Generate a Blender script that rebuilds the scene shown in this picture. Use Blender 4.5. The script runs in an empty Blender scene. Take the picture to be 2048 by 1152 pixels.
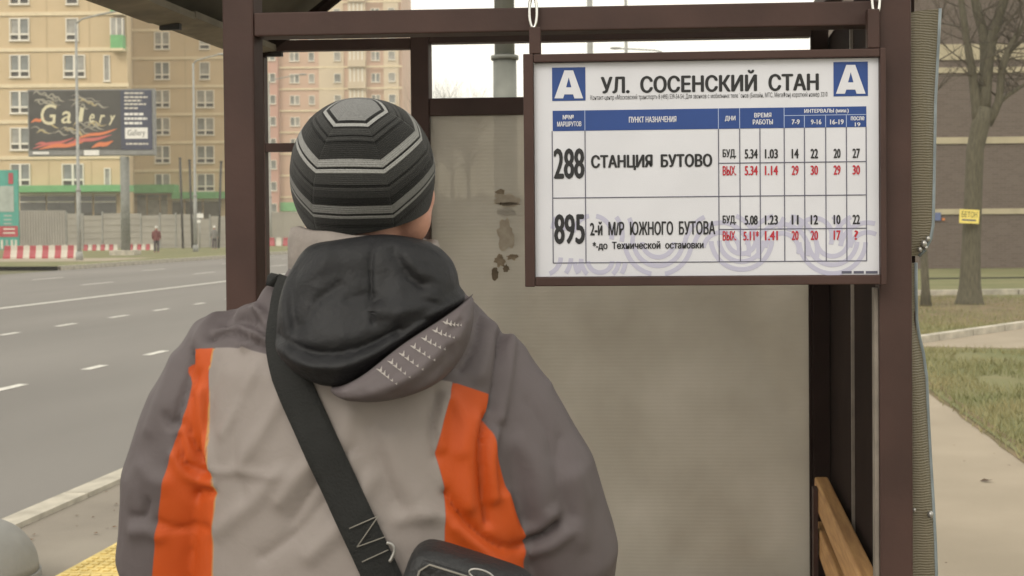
import bpy, bmesh, math, random
import numpy as np
from mathutils import Vector, Matrix, noise
from mathutils.bvhtree import BVHTree
random.seed(7); rng = np.random.default_rng(7)
sc = bpy.context.scene; COL = sc.collection

# ------------------------------------------------------------------ camera
F = 2600.; CX = 1024.; PP = 497.; CAMZ = 1.6
yaw = math.atan(376/2600.); pit = math.radians(1.0); rol = .009
fh = np.array([-math.sin(yaw), math.cos(yaw), 0]); rh = np.array([math.cos(yaw), math.sin(yaw), 0]); up0 = np.array([0, 0, 1.])
fw = fh*math.cos(pit)-up0*math.sin(pit); vv = up0*math.cos(pit)+fh*math.sin(pit)
rr = rh*math.cos(rol)-vv*math.sin(rol); uu = rh*math.sin(rol)+vv*math.cos(rol)
CC = np.array([0, 0, CAMZ])
cam = bpy.data.cameras.new('camera'); co = bpy.data.objects.new('camera', cam); COL.objects.link(co)
co.matrix_world = Matrix(((rr[0], uu[0], -fw[0], 0), (rr[1], uu[1], -fw[1], 0), (rr[2], uu[2], -fw[2], CAMZ), (0, 0, 0, 1)))
cam.sensor_width = 36; cam.lens = 36*F/2048; cam.shift_y = (PP-576)/2048; cam.clip_start = .05; cam.clip_end = 4000
cam.dof.use_dof = True; cam.dof.focus_distance = 2.45; cam.dof.aperture_fstop = 11
sc.camera = co
# ------------------------------------------------------------------ sky, sun, exposure (overcast day)
w = bpy.data.worlds.new('World'); sc.world = w; w.use_nodes = True
nt = w.node_tree; nt.nodes.clear()
sky = nt.nodes.new('ShaderNodeTexSky'); sky.sky_type = 'NISHITA'; sky.sun_disc = False
SUN_EL, SUN_ROT = 40, 200
sky.sun_elevation = math.radians(SUN_EL); sky.sun_rotation = math.radians(SUN_ROT); sky.dust_density = 6; sky.ozone_density = .5
mx = nt.nodes.new('ShaderNodeMix'); mx.data_type = 'RGBA'; mx.inputs[0].default_value = .88
mx.inputs[7].default_value = (13.6, 13.2, 11.9, 1)       # even layer of cloud over the clear sky
bgn = nt.nodes.new('ShaderNodeBackground'); bgn.inputs[1].default_value = .1
wo = nt.nodes.new('ShaderNodeOutputWorld')
nt.links.new(sky.outputs[0], mx.inputs[6]); nt.links.new(mx.outputs[2], bgn.inputs[0]); nt.links.new(bgn.outputs[0], wo.inputs[0])
sl = bpy.data.lights.new('sun', 'SUN'); sl.energy = 1.0; sl.angle = math.radians(25); sl.color = (1, .95, .86)
so = bpy.data.objects.new('sun', sl); COL.objects.link(so)
az = math.radians(SUN_ROT); sd = Vector((math.sin(az)*math.cos(math.radians(SUN_EL)), math.cos(az)*math.cos(math.radians(SUN_EL)), math.sin(math.radians(SUN_EL))))
so.rotation_euler = sd.to_track_quat('Z', 'Y').to_euler(); so.location = (0, 0, 60)
vs = sc.view_settings; vs.view_transform = 'Standard'; vs.look = 'None'; vs.exposure = 0.28; vs.gamma = 1
sc.cycles.use_denoising = True; sc.cycles.max_bounces = 8; sc.cycles.transparent_max_bounces = 12; sc.cycles.volume_bounces = 1

# ------------------------------------------------------------------ pixel geometry
def ray(px, py): return fw*F+rr*(px-CX)-uu*(py-PP)
def G(px, py, z=0): d = ray(px, py); return CC+d*((z-CAMZ)/d[2])
def D(px, py, dep): return CC+ray(px, py)*(dep/F)
ea = math.atan(2600/42000.); EU = rh*math.cos(ea)-fh*math.sin(ea); NN = np.cross(up0, EU); YY = np.array([0, 1., 0])
O = D(1100, 452, 2.6); O[2] = 0
def S(px, py, t=0):                     # pixel -> (u, z) on the shelter cross-plane at length t
    o = O+YY*t; d = ray(px, py); k = ((o-CC)@NN)/(d@NN); p = CC+d*k; return (p-o)@EU, p[2]
def SW(u, t, z): return O+EU*u+YY*t+up0*z   # shelter coordinates -> world
# ------------------------------------------------------------------ helpers
MATS = {}; LOCM = Matrix.Identity(4)
def props(o, label=None, cat=None, group=None, kind=None):
    if label: o['label'] = label
    if cat: o['category'] = cat
    if group: o['group'] = group
    if kind: o['kind'] = kind
    return o
def thing(name, label, cat, loc=(0, 0, 0), rotz=0, group=None):
    o = bpy.data.objects.new(name, None); COL.objects.link(o); o.empty_display_size = .1
    m = Matrix.Translation(Vector(loc)) @ Matrix.Rotation(rotz, 4, 'Z'); o.matrix_world = m; MATS[o] = m
    return props(o, label, cat, group)
class MB:
    def __init__(s): s.v = []; s.f = []
    def add(s, vs_, fs_):
        b = len(s.v); s.v += [tuple(map(float, p)) for p in vs_]; s.f += [tuple(b+i for i in f) for f in fs_]; return s
    def hexa(s, p):                     # 8 corners: bottom ring 0-3, top ring 4-7
        return s.add(p, [(0, 3, 2, 1), (4, 5, 6, 7), (0, 1, 5, 4), (1, 2, 6, 5), (2, 3, 7, 6), (3, 0, 4, 7)])
    def box(s, a, b):
        (x0, y0, z0), (x1, y1, z1) = a, b
        return s.hexa([(x0, y0, z0), (x1, y0, z0), (x1, y1, z0), (x0, y1, z0), (x0, y0, z1), (x1, y0, z1), (x1, y1, z1), (x0, y1, z1)])
    def sbox(s, u0, u1, t0, t1, z0, z1):
        return s.hexa([SW(u0, t0, z0), SW(u1, t0, z0), SW(u1, t1, z0), SW(u0, t1, z0), SW(u0, t0, z1), SW(u1, t0, z1), SW(u1, t1, z1), SW(u0, t1, z1)])
    def tube(s, pts, rad, n=10, caps=True, sx=1, sy=1):
        pts = [np.array(p, float) for p in pts]
        if not hasattr(rad, '__len__'): rad = [rad]*len(pts)
        b = len(s.v); ref = None
        for i, p in enumerate(pts):
            t = pts[min(i+1, len(pts)-1)]-pts[max(i-1, 0)]; t = t/(np.linalg.norm(t)+1e-9)
            if ref is None: ref = np.array([0, 0, 1.]) if abs(t[2]) < .8 else np.array([0, 1., 0])
            a = np.cross(ref, t); a /= np.linalg.norm(a)+1e-9; c = np.cross(t, a); ref = c
            for k in range(n):
                th = 2*math.pi*k/n; s.v.append(tuple(p+rad[i]*(sx*math.cos(th)*a+sy*math.sin(th)*c)))
        for i in range(len(pts)-1):
            for k in range(n):
                k2 = (k+1) % n; s.f.append((b+i*n+k, b+i*n+k2, b+(i+1)*n+k2, b+(i+1)*n+k))
        if caps:
            s.f.append(tuple(b+k for k in reversed(range(n)))); e = b+(len(pts)-1)*n; s.f.append(tuple(e+k for k in range(n)))
        return s
    def rings(s, rings, caps=True):     # list of equal-length point rings
        b = len(s.v); n = len(rings[0])
        for r_ in rings: s.v += [tuple(map(float, p)) for p in r_]
        for i in range(len(rings)-1):
            for k in range(n):
                k2 = (k+1) % n; s.f.append((b+i*n+k, b+i*n+k2, b+(i+1)*n+k2, b+(i+1)*n+k))
        if caps:
            s.f.append(tuple(b+k for k in reversed(range(n)))); e = b+(len(rings)-1)*n; s.f.append(tuple(e+k for k in range(n)))
        return s
    def ell(s, c, r_, n=20, m=12):
        R = []
        for i in range(1, m):
            ph = math.pi*i/m
            R.append([(c[0]+r_[0]*math.sin(ph)*math.cos(2*math.pi*k/n), c[1]+r_[1]*math.sin(ph)*math.sin(2*math.pi*k/n), c[2]-r_[2]*math.cos(ph)) for k in range(n)])
        return s.rings(R)
    def prism(s, poly, d):              # poly: 3D points (planar), d: extrusion vector
        n = len(poly); P = [np.array(p, float) for p in poly]; d = np.array(d, float)
        return s.add(P+[p+d for p in P], [tuple(range(n)), tuple(reversed(range(n, 2*n)))]+[(k, n+k, n+(k+1) % n, (k+1) % n) for k in range(n)])
    def mesh(s, name, smooth=False, inv=None, fix=True):
        me = bpy.data.meshes.new(name); v = s.v
        if inv is not None: v = [tuple(inv @ Vector(p)) for p in v]
        me.from_pydata(v, [], s.f)
        if fix:
            bm = bmesh.new(); bm.from_mesh(me); bmesh.ops.recalc_face_normals(bm, faces=bm.faces); bm.to_mesh(me); bm.free()
        if smooth: me.shade_smooth()
        me.update(); return me
    def build(s, name, mat, parent=None, smooth=False, world=True, bevel=0, fix=True):
        inv = MATS[parent].inverted() if (parent is not None and world) else None
        return link(name, s.mesh(name, smooth, inv, fix), mat, parent, bevel=bevel)
def link(name, me, mat, parent=None, loc=(0, 0, 0), bevel=0):
    o = bpy.data.objects.new(name, me); COL.objects.link(o)
    if mat is not None and not me.materials: me.materials.append(mat)
    o.location = loc
    if parent is not None: o.parent = parent; MATS[o] = MATS[parent]
    else: MATS[o] = Matrix.Identity(4)
    if bevel:
        b = o.modifiers.new('bevel', 'BEVEL'); b.width = bevel; b.segments = 2; b.limit_method = 'ANGLE'
    return o
def struct(o, label=None, cat=None): return props(o, label, cat, kind='structure')
def evalmesh(o, name):
    dg = bpy.context.evaluated_depsgraph_get(); dg.update()
    me = bpy.data.meshes.new_from_object(o.evaluated_get(dg)); me.name = name; return me
# ------------------------------------------------------------------ materials
def mat(name, c, rough=.7, var=0., scale=8., bump=0., bscale=40., metal=0., spec=.5, c2=None, detail=4., stretch=None):
    m = bpy.data.materials.new(name); m.use_nodes = True; t = m.node_tree; b = t.nodes['Principled BSDF']
    b.inputs['Roughness'].default_value = rough; b.inputs['Metallic'].default_value = metal; b.inputs['Specular IOR Level'].default_value = spec
    b.inputs['Base Color'].default_value = (*c, 1)
    tc = t.nodes.new('ShaderNodeTexCoord'); src = tc.outputs['Object']
    if stretch:
        mp = t.nodes.new('ShaderNodeMapping'); mp.inputs['Scale'].default_value = stretch; t.links.new(src, mp.inputs[0]); src = mp.outputs[0]
    if var or c2:
        n = t.nodes.new('ShaderNodeTexNoise'); n.inputs['Scale'].default_value = scale; n.inputs['Detail'].default_value = detail; t.links.new(src, n.inputs['Vector'])
        r_ = t.nodes.new('ShaderNodeValToRGB'); t.links.new(n.outputs[0], r_.inputs[0])
        lo = [x*(1-var) for x in c] if c2 is None else c2
        hi = [min(1, x*(1+var)) for x in c]
        r_.color_ramp.elements[0].position = .32; r_.color_ramp.elements[1].position = .68
        r_.color_ramp.elements[0].color = (*lo, 1); r_.color_ramp.elements[1].color = (*hi, 1); t.links.new(r_.outputs[0], b.inputs['Base Color'])
    if bump:
        n2 = t.nodes.new('ShaderNodeTexNoise'); n2.inputs['Scale'].default_value = bscale; n2.inputs['Detail'].default_value = 5; t.links.new(src, n2.inputs['Vector'])
        bp = t.nodes.new('ShaderNodeBump'); bp.inputs['Strength'].default_value = bump; bp.inputs['Distance'].default_value = .01
        t.links.new(n2.outputs[0], bp.inputs['Height']); t.links.new(bp.outputs[0], b.inputs['Normal'])
    return m
def nodes(m): return m.node_tree, m.node_tree.nodes['Principled BSDF']
MT = {}
MT['brown'] = mat('brown_paint', (.052, .027, .022), .55, .18, 6, .06, 60, spec=.3)
MT['brown2'] = mat('brown_board', (.021, .0125, .0105), .85, .18, 5, .05, 50, spec=.08)
MT['seam'] = mat('seam_metal', (.22, .19, .16), .45, .2, 20)
MT['roofi'] = mat('roof_underside', (.10, .088, .060), .8, .3, 5, .1, 30)
MT['fascia'] = mat('fascia', (.20, .175, .13), .8, .3, 9, .15, 30)
MT['dark'] = mat('dark_metal', (.02, .018, .016), .6, .2, 12)
MT['wood'] = mat('bench_wood', (.55, .32, .13), .6, 0, 6, .15, 30, c2=(.38, .20, .08), stretch=(14, 1.2, 14))
MT['chrome'] = mat('chrome', (.75, .74, .72), .22, .1, 30, metal=1)
MT['dullsteel'] = mat('dull_steel', (.38, .37, .35), .4, .2, 30, metal=.8)
MT['steel'] = mat('galvanised', (.30, .31, .29), .5, .2, 7, metal=.35)
MT['pole'] = mat('pole_grey', (.17, .175, .155), .55, .2, 5, .05, 40)
MT['polep'] = mat('pole_light', (.27, .27, .25), .55, .15, 5)
MT['asphalt'] = mat('asphalt', (.185, .171, .156), .85, 0, .35, .5, 220, c2=(.145, .134, .122), detail=9, stretch=(1, .25, 1))
MT['pave'] = mat('pavement', (.245, .215, .175), .9, 0, 1.4, .4, 120, c2=(.185, .16, .13), detail=8)
MT['path'] = mat('path', (.33, .275, .205), .9, 0, 1.2, .3, 90, c2=(.27, .225, .165), detail=8)
MT['kerb'] = mat('kerb_stone', (.40, .365, .30), .85, .25, 5, .3, 60)
MT['mark'] = mat('road_paint', (.72, .70, .64), .7, 0, 18, .2, 90, c2=(.42, .40, .36))
MT['earth'] = mat('ground', (.13, .115, .06), .95, 0, .5, .5, 20, c2=(.085, .085, .035), detail=8)
MT['lawn'] = mat('lawn', (.18, .165, .075), .95, 0, .9, .6, 40, c2=(.12, .13, .045), detail=8)
MT['dirt'] = mat('leaf_dirt', (.19, .135, .075), .95, 0, 3, .6, 40, c2=(.12, .10, .045), detail=8)
MT['white'] = mat('white_paint', (.72, .70, .66), .6, .06, 5)
MT['offwhite'] = mat('off_white', (.60, .56, .48), .7, .1, 5)
MT['black'] = mat('black_print', (.012, .012, .014), .6)
MT['blue'] = mat('blue_print', (.010, .047, .21), .5, .08, 10)
MT['red'] = mat('red_print', (.42, .015, .03), .6)
MT['lilac'] = mat('lilac_print', (.44, .435, .55), .6)
MT['grid'] = mat('grid_line', (.09, .09, .13), .6)
MT['board'] = mat('sign_board', (.60, .605, .65), .38, .035, 7, .02, 15)
MT['skin'] = mat('skin', (.52, .27, .20), .5, .12, 30, .1, 120)

# ------------------------------------------------------------------ ground, road, pavements
struct(MB().add([(-900, -300, -.14), (900, -300, -.14), (900, 1500, -.14), (-900, 1500, -.14)], [(0, 1, 2, 3)]).build('ground', MT['earth']))
KX = -3.62
RX = -26.9
def sheet(x0, x1, y0, y1, z, nx=1, ny=1):
    m = MB(); vs_ = [(x0+(x1-x0)*i/nx, y0+(y1-y0)*j/ny, z) for j in range(ny+1) for i in range(nx+1)]
    m.add(vs_, [(j*(nx+1)+i, j*(nx+1)+i+1, (j+1)*(nx+1)+i+1, (j+1)*(nx+1)+i) for j in range(ny) for i in range(nx)]); return m
road = struct(sheet(RX, KX-.15, -30, 900, -.12).build('road', MT['asphalt']))
def dash(x, y0, y1, wd=.11): sheet(x-wd/2, x+wd/2, y0, y1, -.115).build('lane_dash', MT['mark'], road)
GZ = -.12
for a, b in (((-40, 783), (58, 769)), ((176, 740), (229, 731)), ((318, 711), (360, 702))):   # near row
    p, q = G(*a, GZ), G(*b, GZ); dash(-7.05*1.06, p[1], q[1], .13)
for a, b in (((-20, 671), (20, 665)), ((106, 653), (150, 647)), ((221, 636), (258, 630.5)), ((317, 622), (347, 617.5)), ((400, 609), (424, 606)), ((470, 599), (490, 597))):
    p, q = G(*a, GZ), G(*b, GZ); dash(-11.35, p[1], q[1], .13)
sheet(-15.35, -15.15, -30, 400, -.115).build('centre_line', MT['mark'], road)
for x, ys in ((-19.0, range(20, 140, 9)), (-22.8, range(24, 140, 9))):
    for y in ys: dash(x, y, y+2.2, .13)
pav = struct(sheet(KX, 2.16, -12, 160, 0, 1, 1).build('pavement', MT['pave']))
struct(sheet(.72, 2.14, -12, 60, .006).build('path', MT['path']))
kb = MB().box((-.15, 0, -.14), (0, .985, .03)); kme = kb.mesh('kerb_stone')
kerb = struct(MB().box((KX-.14, -12, -.14), (KX-.01, 160, .0)).build('kerb', MT['kerb']))
for i in range(70):
    o = link('kerb_stone', kme, MT['kerb'], kerb, (KX+random.uniform(-.004, .004), 3.3+i*1.0, random.uniform(-.006, .006)))
# yellow tactile tiles by the stop
tile_m = MB().box((-.146, -.146, 0), (.146, .146, .03))
for i in range(5):
    for j in range(5):
        tile_m.box((-.12+i*.052, -.12+j*.052, .03), (-.092+i*.052, -.092+j*.052, .036))
MT['yellow'] = mat('yellow_tile', (.55, .42, .15), .8, .2, 6, .3, 50)
tme = tile_m.mesh('tactile_tile')
for i in range(2):
    for j in range(10):
        link('tactile_tile', tme, MT['yellow'], pav, (-2.77+i*.3, 3.35+j*.3, -.006))
# far verge
struct(sheet(-300, RX-.0, 52, 900, .05).build('verge', MT['lawn']))
fk = MB().box((-.16, 0, -.14), (0, 1.98, .07)); fkm = fk.mesh('kerb_stone')
vk = struct(MB().box((RX-.15, 52, -.14), (RX-.02, 260, .04)).build('verge_kerb', MT['kerb']))
for i in range(40): link('kerb_stone', fkm, MT['kerb'], vk, (RX, 52+i*2., random.uniform(-.01, .01)))
struct(MB().prism([(RX-.5, 46.8, -.14), (RX-14, 41, -.14), (RX-14, 49.6, -.14), (RX-1.2, 48.4, -.14)], (0, 0, .11)).build('grass_island', MT['lawn']))
struct(sheet(-120, RX-2.0, 60, 66.5, .055).build('side_path', MT['path']))
# right-hand lawn, diagonal path behind it
struct(sheet(2.14, 80, -12, 200, .02, 1, 1).build('lawn', MT['lawn']))
a, b = G(1880, 686), G(2120, 650); dv = (b-a)/np.linalg.norm(b-a); nv = np.array([dv[1], -dv[0], 0])
q0, q1 = a-dv*1.0, a+dv*14
struct(MB().prism([(*q0[:2], .02), (*q1[:2], .02), (*(q1+nv*3.3)[:2], .02), (*(q0+nv*3.1+dv*1.6)[:2], .02)], (0, 0, .012)).build('side_path', MT['path']))
pk = struct(MB().tube([(*q0[:2], -.02), (*(q0+dv*.02)[:2], -.02)], .01).build('path_kerb', MT['kerb']))
ang = math.atan2(dv[1], dv[0]); kst = MB().box((0, 0, -.05), (.97, .14, .10)).mesh('kerb_stone')
for i in range(14):
    p = q0+dv*i; o = link('kerb_stone', kst, MT['kerb'], pk, (p[0], p[1], .02)); o.rotation_euler = (0, 0, ang)
a2, b2 = G(1860, 594), G(2120, 590)
pk2 = struct(MB().tube([(a2[0], a2[1], -.04), (a2[0]+.02, a2[1], -.04)], .01).build('lawn_kerb', MT['kerb']))
kst2 = MB().box((0, 0, -.05), (1.97, .2, .12)).mesh('kerb_stone'); dv2 = (b2-a2)/np.linalg.norm(b2-a2)
for i in range(7):
    p = a2+dv2*(i*2-2); o = link('kerb_stone', kst2, MT['kerb'], pk2, (p[0], p[1], .02)); o.rotation_euler = (0, 0, math.atan2(dv2[1], dv2[0]))
# leaf litter patch round the trees
TB = G(1940, 614)
lit = MB(); n = 40
lit.add([(TB[0]-.2, TB[1]-.6, .06)]+[(TB[0]-.2+(2.6+.5*noise.noise((i*.6, 0, 3)))*math.cos(i*2*math.pi/n), TB[1]-.6+(4.2+.9*noise.noise((i*.6, 9, 3)))*math.sin(i*2*math.pi/n), .024) for i in range(n)], [(0, 1+i, 1+(i+1) % n) for i in range(n)])
struct(lit.build('leaf_bed', MT['dirt'], smooth=True))

ed = MB(); n = 120
ed.add([q for i in range(n) for q in ((2.10-.05*noise.noise((i*.37, 1, 0)), 5+i*.25, .009), (2.24+.10*noise.noise((i*.31, 5, 0)), 5+i*.25, .026))], [(2*i, 2*i+1, 2*i+3, 2*i+2) for i in range(n-1)])
struct(ed.build('lawn_edge', MT['dirt'], fix=False))
# grass blades on the right-hand lawn
def blades(name, n, fx, hmin, hmax, m, label, wd=.006):
    V = np.zeros((n*3, 3)); k = 0
    P = np.array([fx() for _ in range(n)]); h = rng.uniform(hmin, hmax, n); th = rng.uniform(0, 6.28, n); ln = rng.uniform(.1, .9, n)*h; t2 = rng.uniform(0, 6.28, n)
    wv = np.stack([np.cos(th), np.sin(th), 0*th], 1)*wd
    V[0::3] = P-wv; V[1::3] = P+wv; V[2::3] = P+np.stack([np.cos(t2)*ln, np.sin(t2)*ln, h], 1)
    me = bpy.data.meshes.new(name); me.from_pydata(V.tolist(), [], np.arange(n*3).reshape(-1, 3).tolist())
    return props(link(name, me, m), label, 'grass', kind='stuff')
def rightspot():
    while True:
        y = 6.5+22*random.random()**1.2; x = 2.06+abs(random.gauss(0, 1))*2.2 if random.random() < .5 else 2.1+random.random()*6
        if x < 9 and noise.noise((x*1.2, y*.6, 0)) > -.45 and (x > 2.16 or random.random() < .35):
            q = np.array([x, y, 0])-q0; s_ = q[:2]@nv[:2]
            if -.2 < s_ < 3.2 and q[:2]@dv[:2] > -.3+.5*s_: continue
            return (x, y, .018)
MT['blade'] = mat('grass_blade', (.29, .25, .12), .8, 0, 1.1, c2=(.16, .175, .07), detail=6)
MT['blade2'] = mat('dry_grass', (.27, .20, .11), .85, .2, 2)
blades('grass', 42000, rightspot, .03, .10, MT['blade'], 'short yellowish green grass beside the beige path')
blades('dry_grass', 700, lambda: (lambda p: (p[0], p[1], .02))(q0+dv*random.uniform(.3, 4)+nv*random.uniform(2.7, 3.3)), .10, .34, MT['blade2'], 'tall dry grass stalks along the side path', .008)
# fallen leaves
def leaf_me(s):
    m = MB(); m.add([(-s, 0, 0), (-.3*s, .45*s, .3*s), (.5*s, .38*s, .12*s), (s, 0, .3*s), (.45*s, -.4*s, .2*s), (-.35*s, -.42*s, .05*s)], [(0, 1, 2, 3), (0, 3, 4, 5)]); return m
lv = MB()
for i in range(420):
    if i < 170: x, y, z = random.uniform(-3.6, -1.5), random.uniform(4.5, 10), .003
    elif i < 330: x, y, z = random.gauss(TB[0]-.3, 1.3), random.gauss(TB[1]-1, 2.0), .05
    else: x, y, z = random.uniform(.8, 4.5), random.uniform(6, 18), .03 if random.random() < .5 else .02
    s = random.uniform(.008, .02)*(2 if 170 <= i < 330 else 1); a_ = random.uniform(0, 6.28); q = leaf_me(s)
    lv.add([(x+p[0]*math.cos(a_)-p[1]*math.sin(a_), y+p[0]*math.sin(a_)+p[1]*math.cos(a_), z+p[2]+.004) for p in q.v], q.f)
props(lv.build('fallen_leaves', mat('leaf_brown', (.12, .065, .03), .8, .4, 60), fix=False), 'small brown fallen leaves scattered over pavement and lawn', 'leaves', kind='stuff')
lf = leaf_me(.04); p = G(1973, 966); lf = MB().add([(p[0]+a_[0], p[1]+a_[1], .012+a_[2]) for a_ in lf.v], lf.f)
props(lf.build('leaf', mat('leaf_dark', (.06, .035, .02), .8, .2, 60), fix=False), 'single dark curled leaf lying on the beige path', 'leaf')

# ------------------------------------------------------------------ bus shelter
sh = thing('bus_shelter', 'brown steel bus shelter with frosted plastic end wall and open gable', 'bus shelter', SW(0, 0, 0))
T1 = 1.64
def post(u0, u1, t0, t1, z1, nm='post'): return MB().sbox(u0, u1, t0, t1, 0, z1).build(nm, MT['brown'], sh, bevel=.004)
post(-.661, -.597, 0, .06, 2.42); post(.648, .712, 0, .06, 2.34)
MB().sbox(-.596, .647, .001, .058, 1.988, 2.036).build('beam', MT['brown'], sh, bevel=.003)
# far end wall
post(-.640, -.580, T1, T1+.06, 2.285); post(-1.172, -1.150, T1+.003, T1+.05, 2.20); MB().sbox(.657, .712, T1+.002, T1+.055, 0, 2.285).build('post', MT['brown2'], sh, bevel=.004)
MB().sbox(-.579, .656, T1+.003, T1+.055, 2.20, 2.284).build('beam', MT['brown'], sh, bevel=.003)
wf = MB(); zt, zm = 2.183, 1.880
wf.sbox(-1.149, -.641, T1+.006, T1+.046, zt, zt+.036).build('window_frame', MT['brown'], sh, bevel=.003)
MB().sbox(-1.149, -1.128, T1+.008, T1+.044, 0.25, zt-.001).build('frame_bar', MT['brown'], sh)
MB().sbox(-1.127, -.641, T1+.010, T1+.042, zm-.028, zm).build('frame_bar', MT['brown'], sh)
MB().sbox(-1.127, -.641, T1+.010, T1+.042, 0.25, .29).build('frame_bar', MT['brown'], sh)
MB().sbox(-1.127, -1.07, T1+.012, T1+.03, zt-.016, zt-.001).build('corner_plate', MT['dark'], sh)
MB().sbox(-.579, .656, T1+.004, T1+.05, 1.963, 2.02).build('cross_bar', MT['brown'], sh, bevel=.003)
MB().sbox(-.579, .656, T1+.004, T1+.05, .14, .19).build('cross_bar', MT['brown'], sh, bevel=.003)
for u0, u1 in ((.646, .656),): MB().sbox(u0, u1, T1+.012, T1+.045, .191, 1.962).build('frame_bar', MT['brown2'], sh)
# frosted cellular plastic
fm = bpy.data.materials.new('frosted_plastic'); fm.use_nodes = True; t = fm.node_tree; t.nodes.clear()
out = t.nodes.new('ShaderNodeOutputMaterial'); tc = t.nodes.new('ShaderNodeTexCoord')
wv = t.nodes.new('ShaderNodeTexWave'); wv.wave_type = 'BANDS'; wv.bands_direction = 'Z'; wv.inputs['Scale'].default_value = 26; wv.inputs['Distortion'].default_value = 1.4; t.links.new(tc.outputs['Object'], wv.inputs[0])
ns = t.nodes.new('ShaderNodeTexNoise'); ns.inputs['Scale'].default_value = 3.2; ns.inputs['Detail'].default_value = 7; t.links.new(tc.outputs['Object'], ns.inputs['Vector'])
cr = t.nodes.new('ShaderNodeValToRGB'); cr.color_ramp.elements[0].position = .3; cr.color_ramp.elements[0].color = (.46, .435, .395, 1); cr.color_ramp.elements[1].position = .7; cr.color_ramp.elements[1].color = (.63, .605, .57, 1)
t.links.new(ns.outputs[0], cr.inputs[0])
bp = t.nodes.new('ShaderNodeBump'); bp.inputs['Strength'].default_value = .14; bp.inputs['Distance'].default_value = .002; t.links.new(wv.outputs[1], bp.inputs['Height'])
df = t.nodes.new('ShaderNodeBsdfDiffuse'); tl = t.nodes.new('ShaderNodeBsdfTranslucent'); tr = t.nodes.new('ShaderNodeBsdfTransparent'); gl = t.nodes.new('ShaderNodeBsdfGlossy'); gl.inputs['Roughness'].default_value = .35
for q in (df, tl): t.links.new(cr.outputs[0], q.inputs[0]); t.links.new(bp.outputs[0], q.inputs['Normal'])
t.links.new(bp.outputs[0], gl.inputs['Normal'])
tr.inputs[0].default_value = (.86, .82, .74, 1)
def mixs(f, a_, b_):
    m = t.nodes.new('ShaderNodeMixShader'); m.inputs[0].default_value = f; t.links.new(a_, m.inputs[1]); t.links.new(b_, m.inputs[2]); return m.outputs[0]
x = mixs(.45, df.outputs[0], tl.outputs[0]); x = mixs(.05, x, gl.outputs[0]); x = mixs(.28, x, tr.outputs[0]); t.links.new(x, out.inputs[0])
pan = MB().sbox(-.579, .645, T1+.020, T1+.028, .191, 1.962).build('frosted_panel', fm, sh)
# torn sticker remains on the frosted panel
MT['paper3'] = mat('glue_residue', (.43, .38, .31), .9, 0, 40, c2=(.34, .29, .23)); MT['paper'] = mat('torn_paper', (.30, .24, .17), .9, 0, 60, c2=(.17, .13, .09)); MT['paper2'] = mat('torn_paper_edge', (.12, .09, .06), .9, .3, 60)
def scrap(cx, cy, w_, h_, m, seed, n=22):
    pts = []
    for i in range(n):
        a_ = 2*math.pi*i/n; k = .75+.5*noise.noise((math.cos(a_)*2+seed, math.sin(a_)*2, seed))
        u_, z_ = S(cx+w_*k*math.cos(a_), cy+h_*k*math.sin(a_), T1+.019); pts.append(SW(u_, T1+.0195-.0006*(seed % 9), z_))
    MB().prism(pts, NN*-.0012).build('torn_sticker', m, pan)
scrap(1014, 400, 36, 17, MT['paper3'], 11); scrap(1012, 470, 22, 40, MT['paper3'], 13); scrap(1000, 386, 12, 10, MT['paper'], 1); scrap(1015, 408, 32, 5, MT['paper2'], 2); scrap(1012, 424, 26, 12, fm, 3)
scrap(1000, 520, 14, 16, MT['paper'], 5); scrap(990, 548, 9, 18, MT['paper2'], 6); scrap(1026, 514, 15, 8, MT['paper'], 7); scrap(1012, 536, 8, 10, MT['paper2'], 8)
# rear wall: boards between light seams
seams = [.055, .46, 1.0, T1+.06]
for i in range(3):
    MB().sbox(.713+.001*i, .728, seams[i]+.008, seams[i+1]-.008, .1, 2.2).build('wall_board', MT['brown2'], sh)
for s_ in (.46, 1.0): MB().sbox(.706, .722, s_-.007, s_+.007, .1, 2.2).build('seam_strip', MT['seam'], sh)
MB().sbox(.640, .6475, .012, .05, .1, 1.47).build('seam_strip', MT['seam'], sh)
MB().sbox(.70, .74, .06, 1.64, .04, .098).build('rail', MT['brown'], sh); MB().sbox(.66, .71, .061, 1.639, 2.24, 2.30).build('rail', MT['brown'], sh)
# curved roof
prof = [(-1.185, 2.190), (-.95, 2.355), (-.72, 2.53), (-.47, 2.69), (-.15, 2.82), (.2, 2.86), (.5, 2.80), (.74, 2.68)]
rf = MB(); th = .03; RT = [(-.32, T1+.10)]
ringA = [SW(u_, -.3, z_) for u_, z_ in prof]+[SW(u_, -.3, z_+th) for u_, z_ in reversed(prof)]
ringB = [SW(u_, T1+.07, z_) for u_, z_ in prof]+[SW(u_, T1+.07, z_+th) for u_, z_ in reversed(prof)]
roof = rf.rings([ringA, ringB]).build('roof', MT['roofi'], sh)
for k, (u_, z_) in enumerate(prof[:-1]):
    if k in (3, 5): MB().sbox(u_-.02, u_+.02, -.29, T1+.06, z_-.03, z_-.001).build('purlin', MT['brown2'], roof)
for t_ in (T1+.015,):
    m = MB(); m.tube([SW(u_, t_, z_-.045) for u_, z_ in prof], .02, 6); m.build('rib', MT['brown2'], roof)
for t0, t1, dz in ((-.3, .95, 0), (.955, T1+.07, .006)):
    MB().sbox(-1.215-dz, -1.187, t0, t1, 2.170+dz, 2.262).build('fascia_board', MT['fascia'], roof)
    MB().hexa([SW(-1.187, t0, 2.163+dz), SW(-1.085, t0, 2.178+dz), SW(-1.085, t1, 2.178+dz), SW(-1.187, t1, 2.163+dz), SW(-1.187, t0, 2.182+dz), SW(-1.085, t0, 2.197+dz), SW(-1.085, t1, 2.197+dz), SW(-1.187, t1, 2.182+dz)]).build('soffit_board', MT['fascia'], roof)
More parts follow.
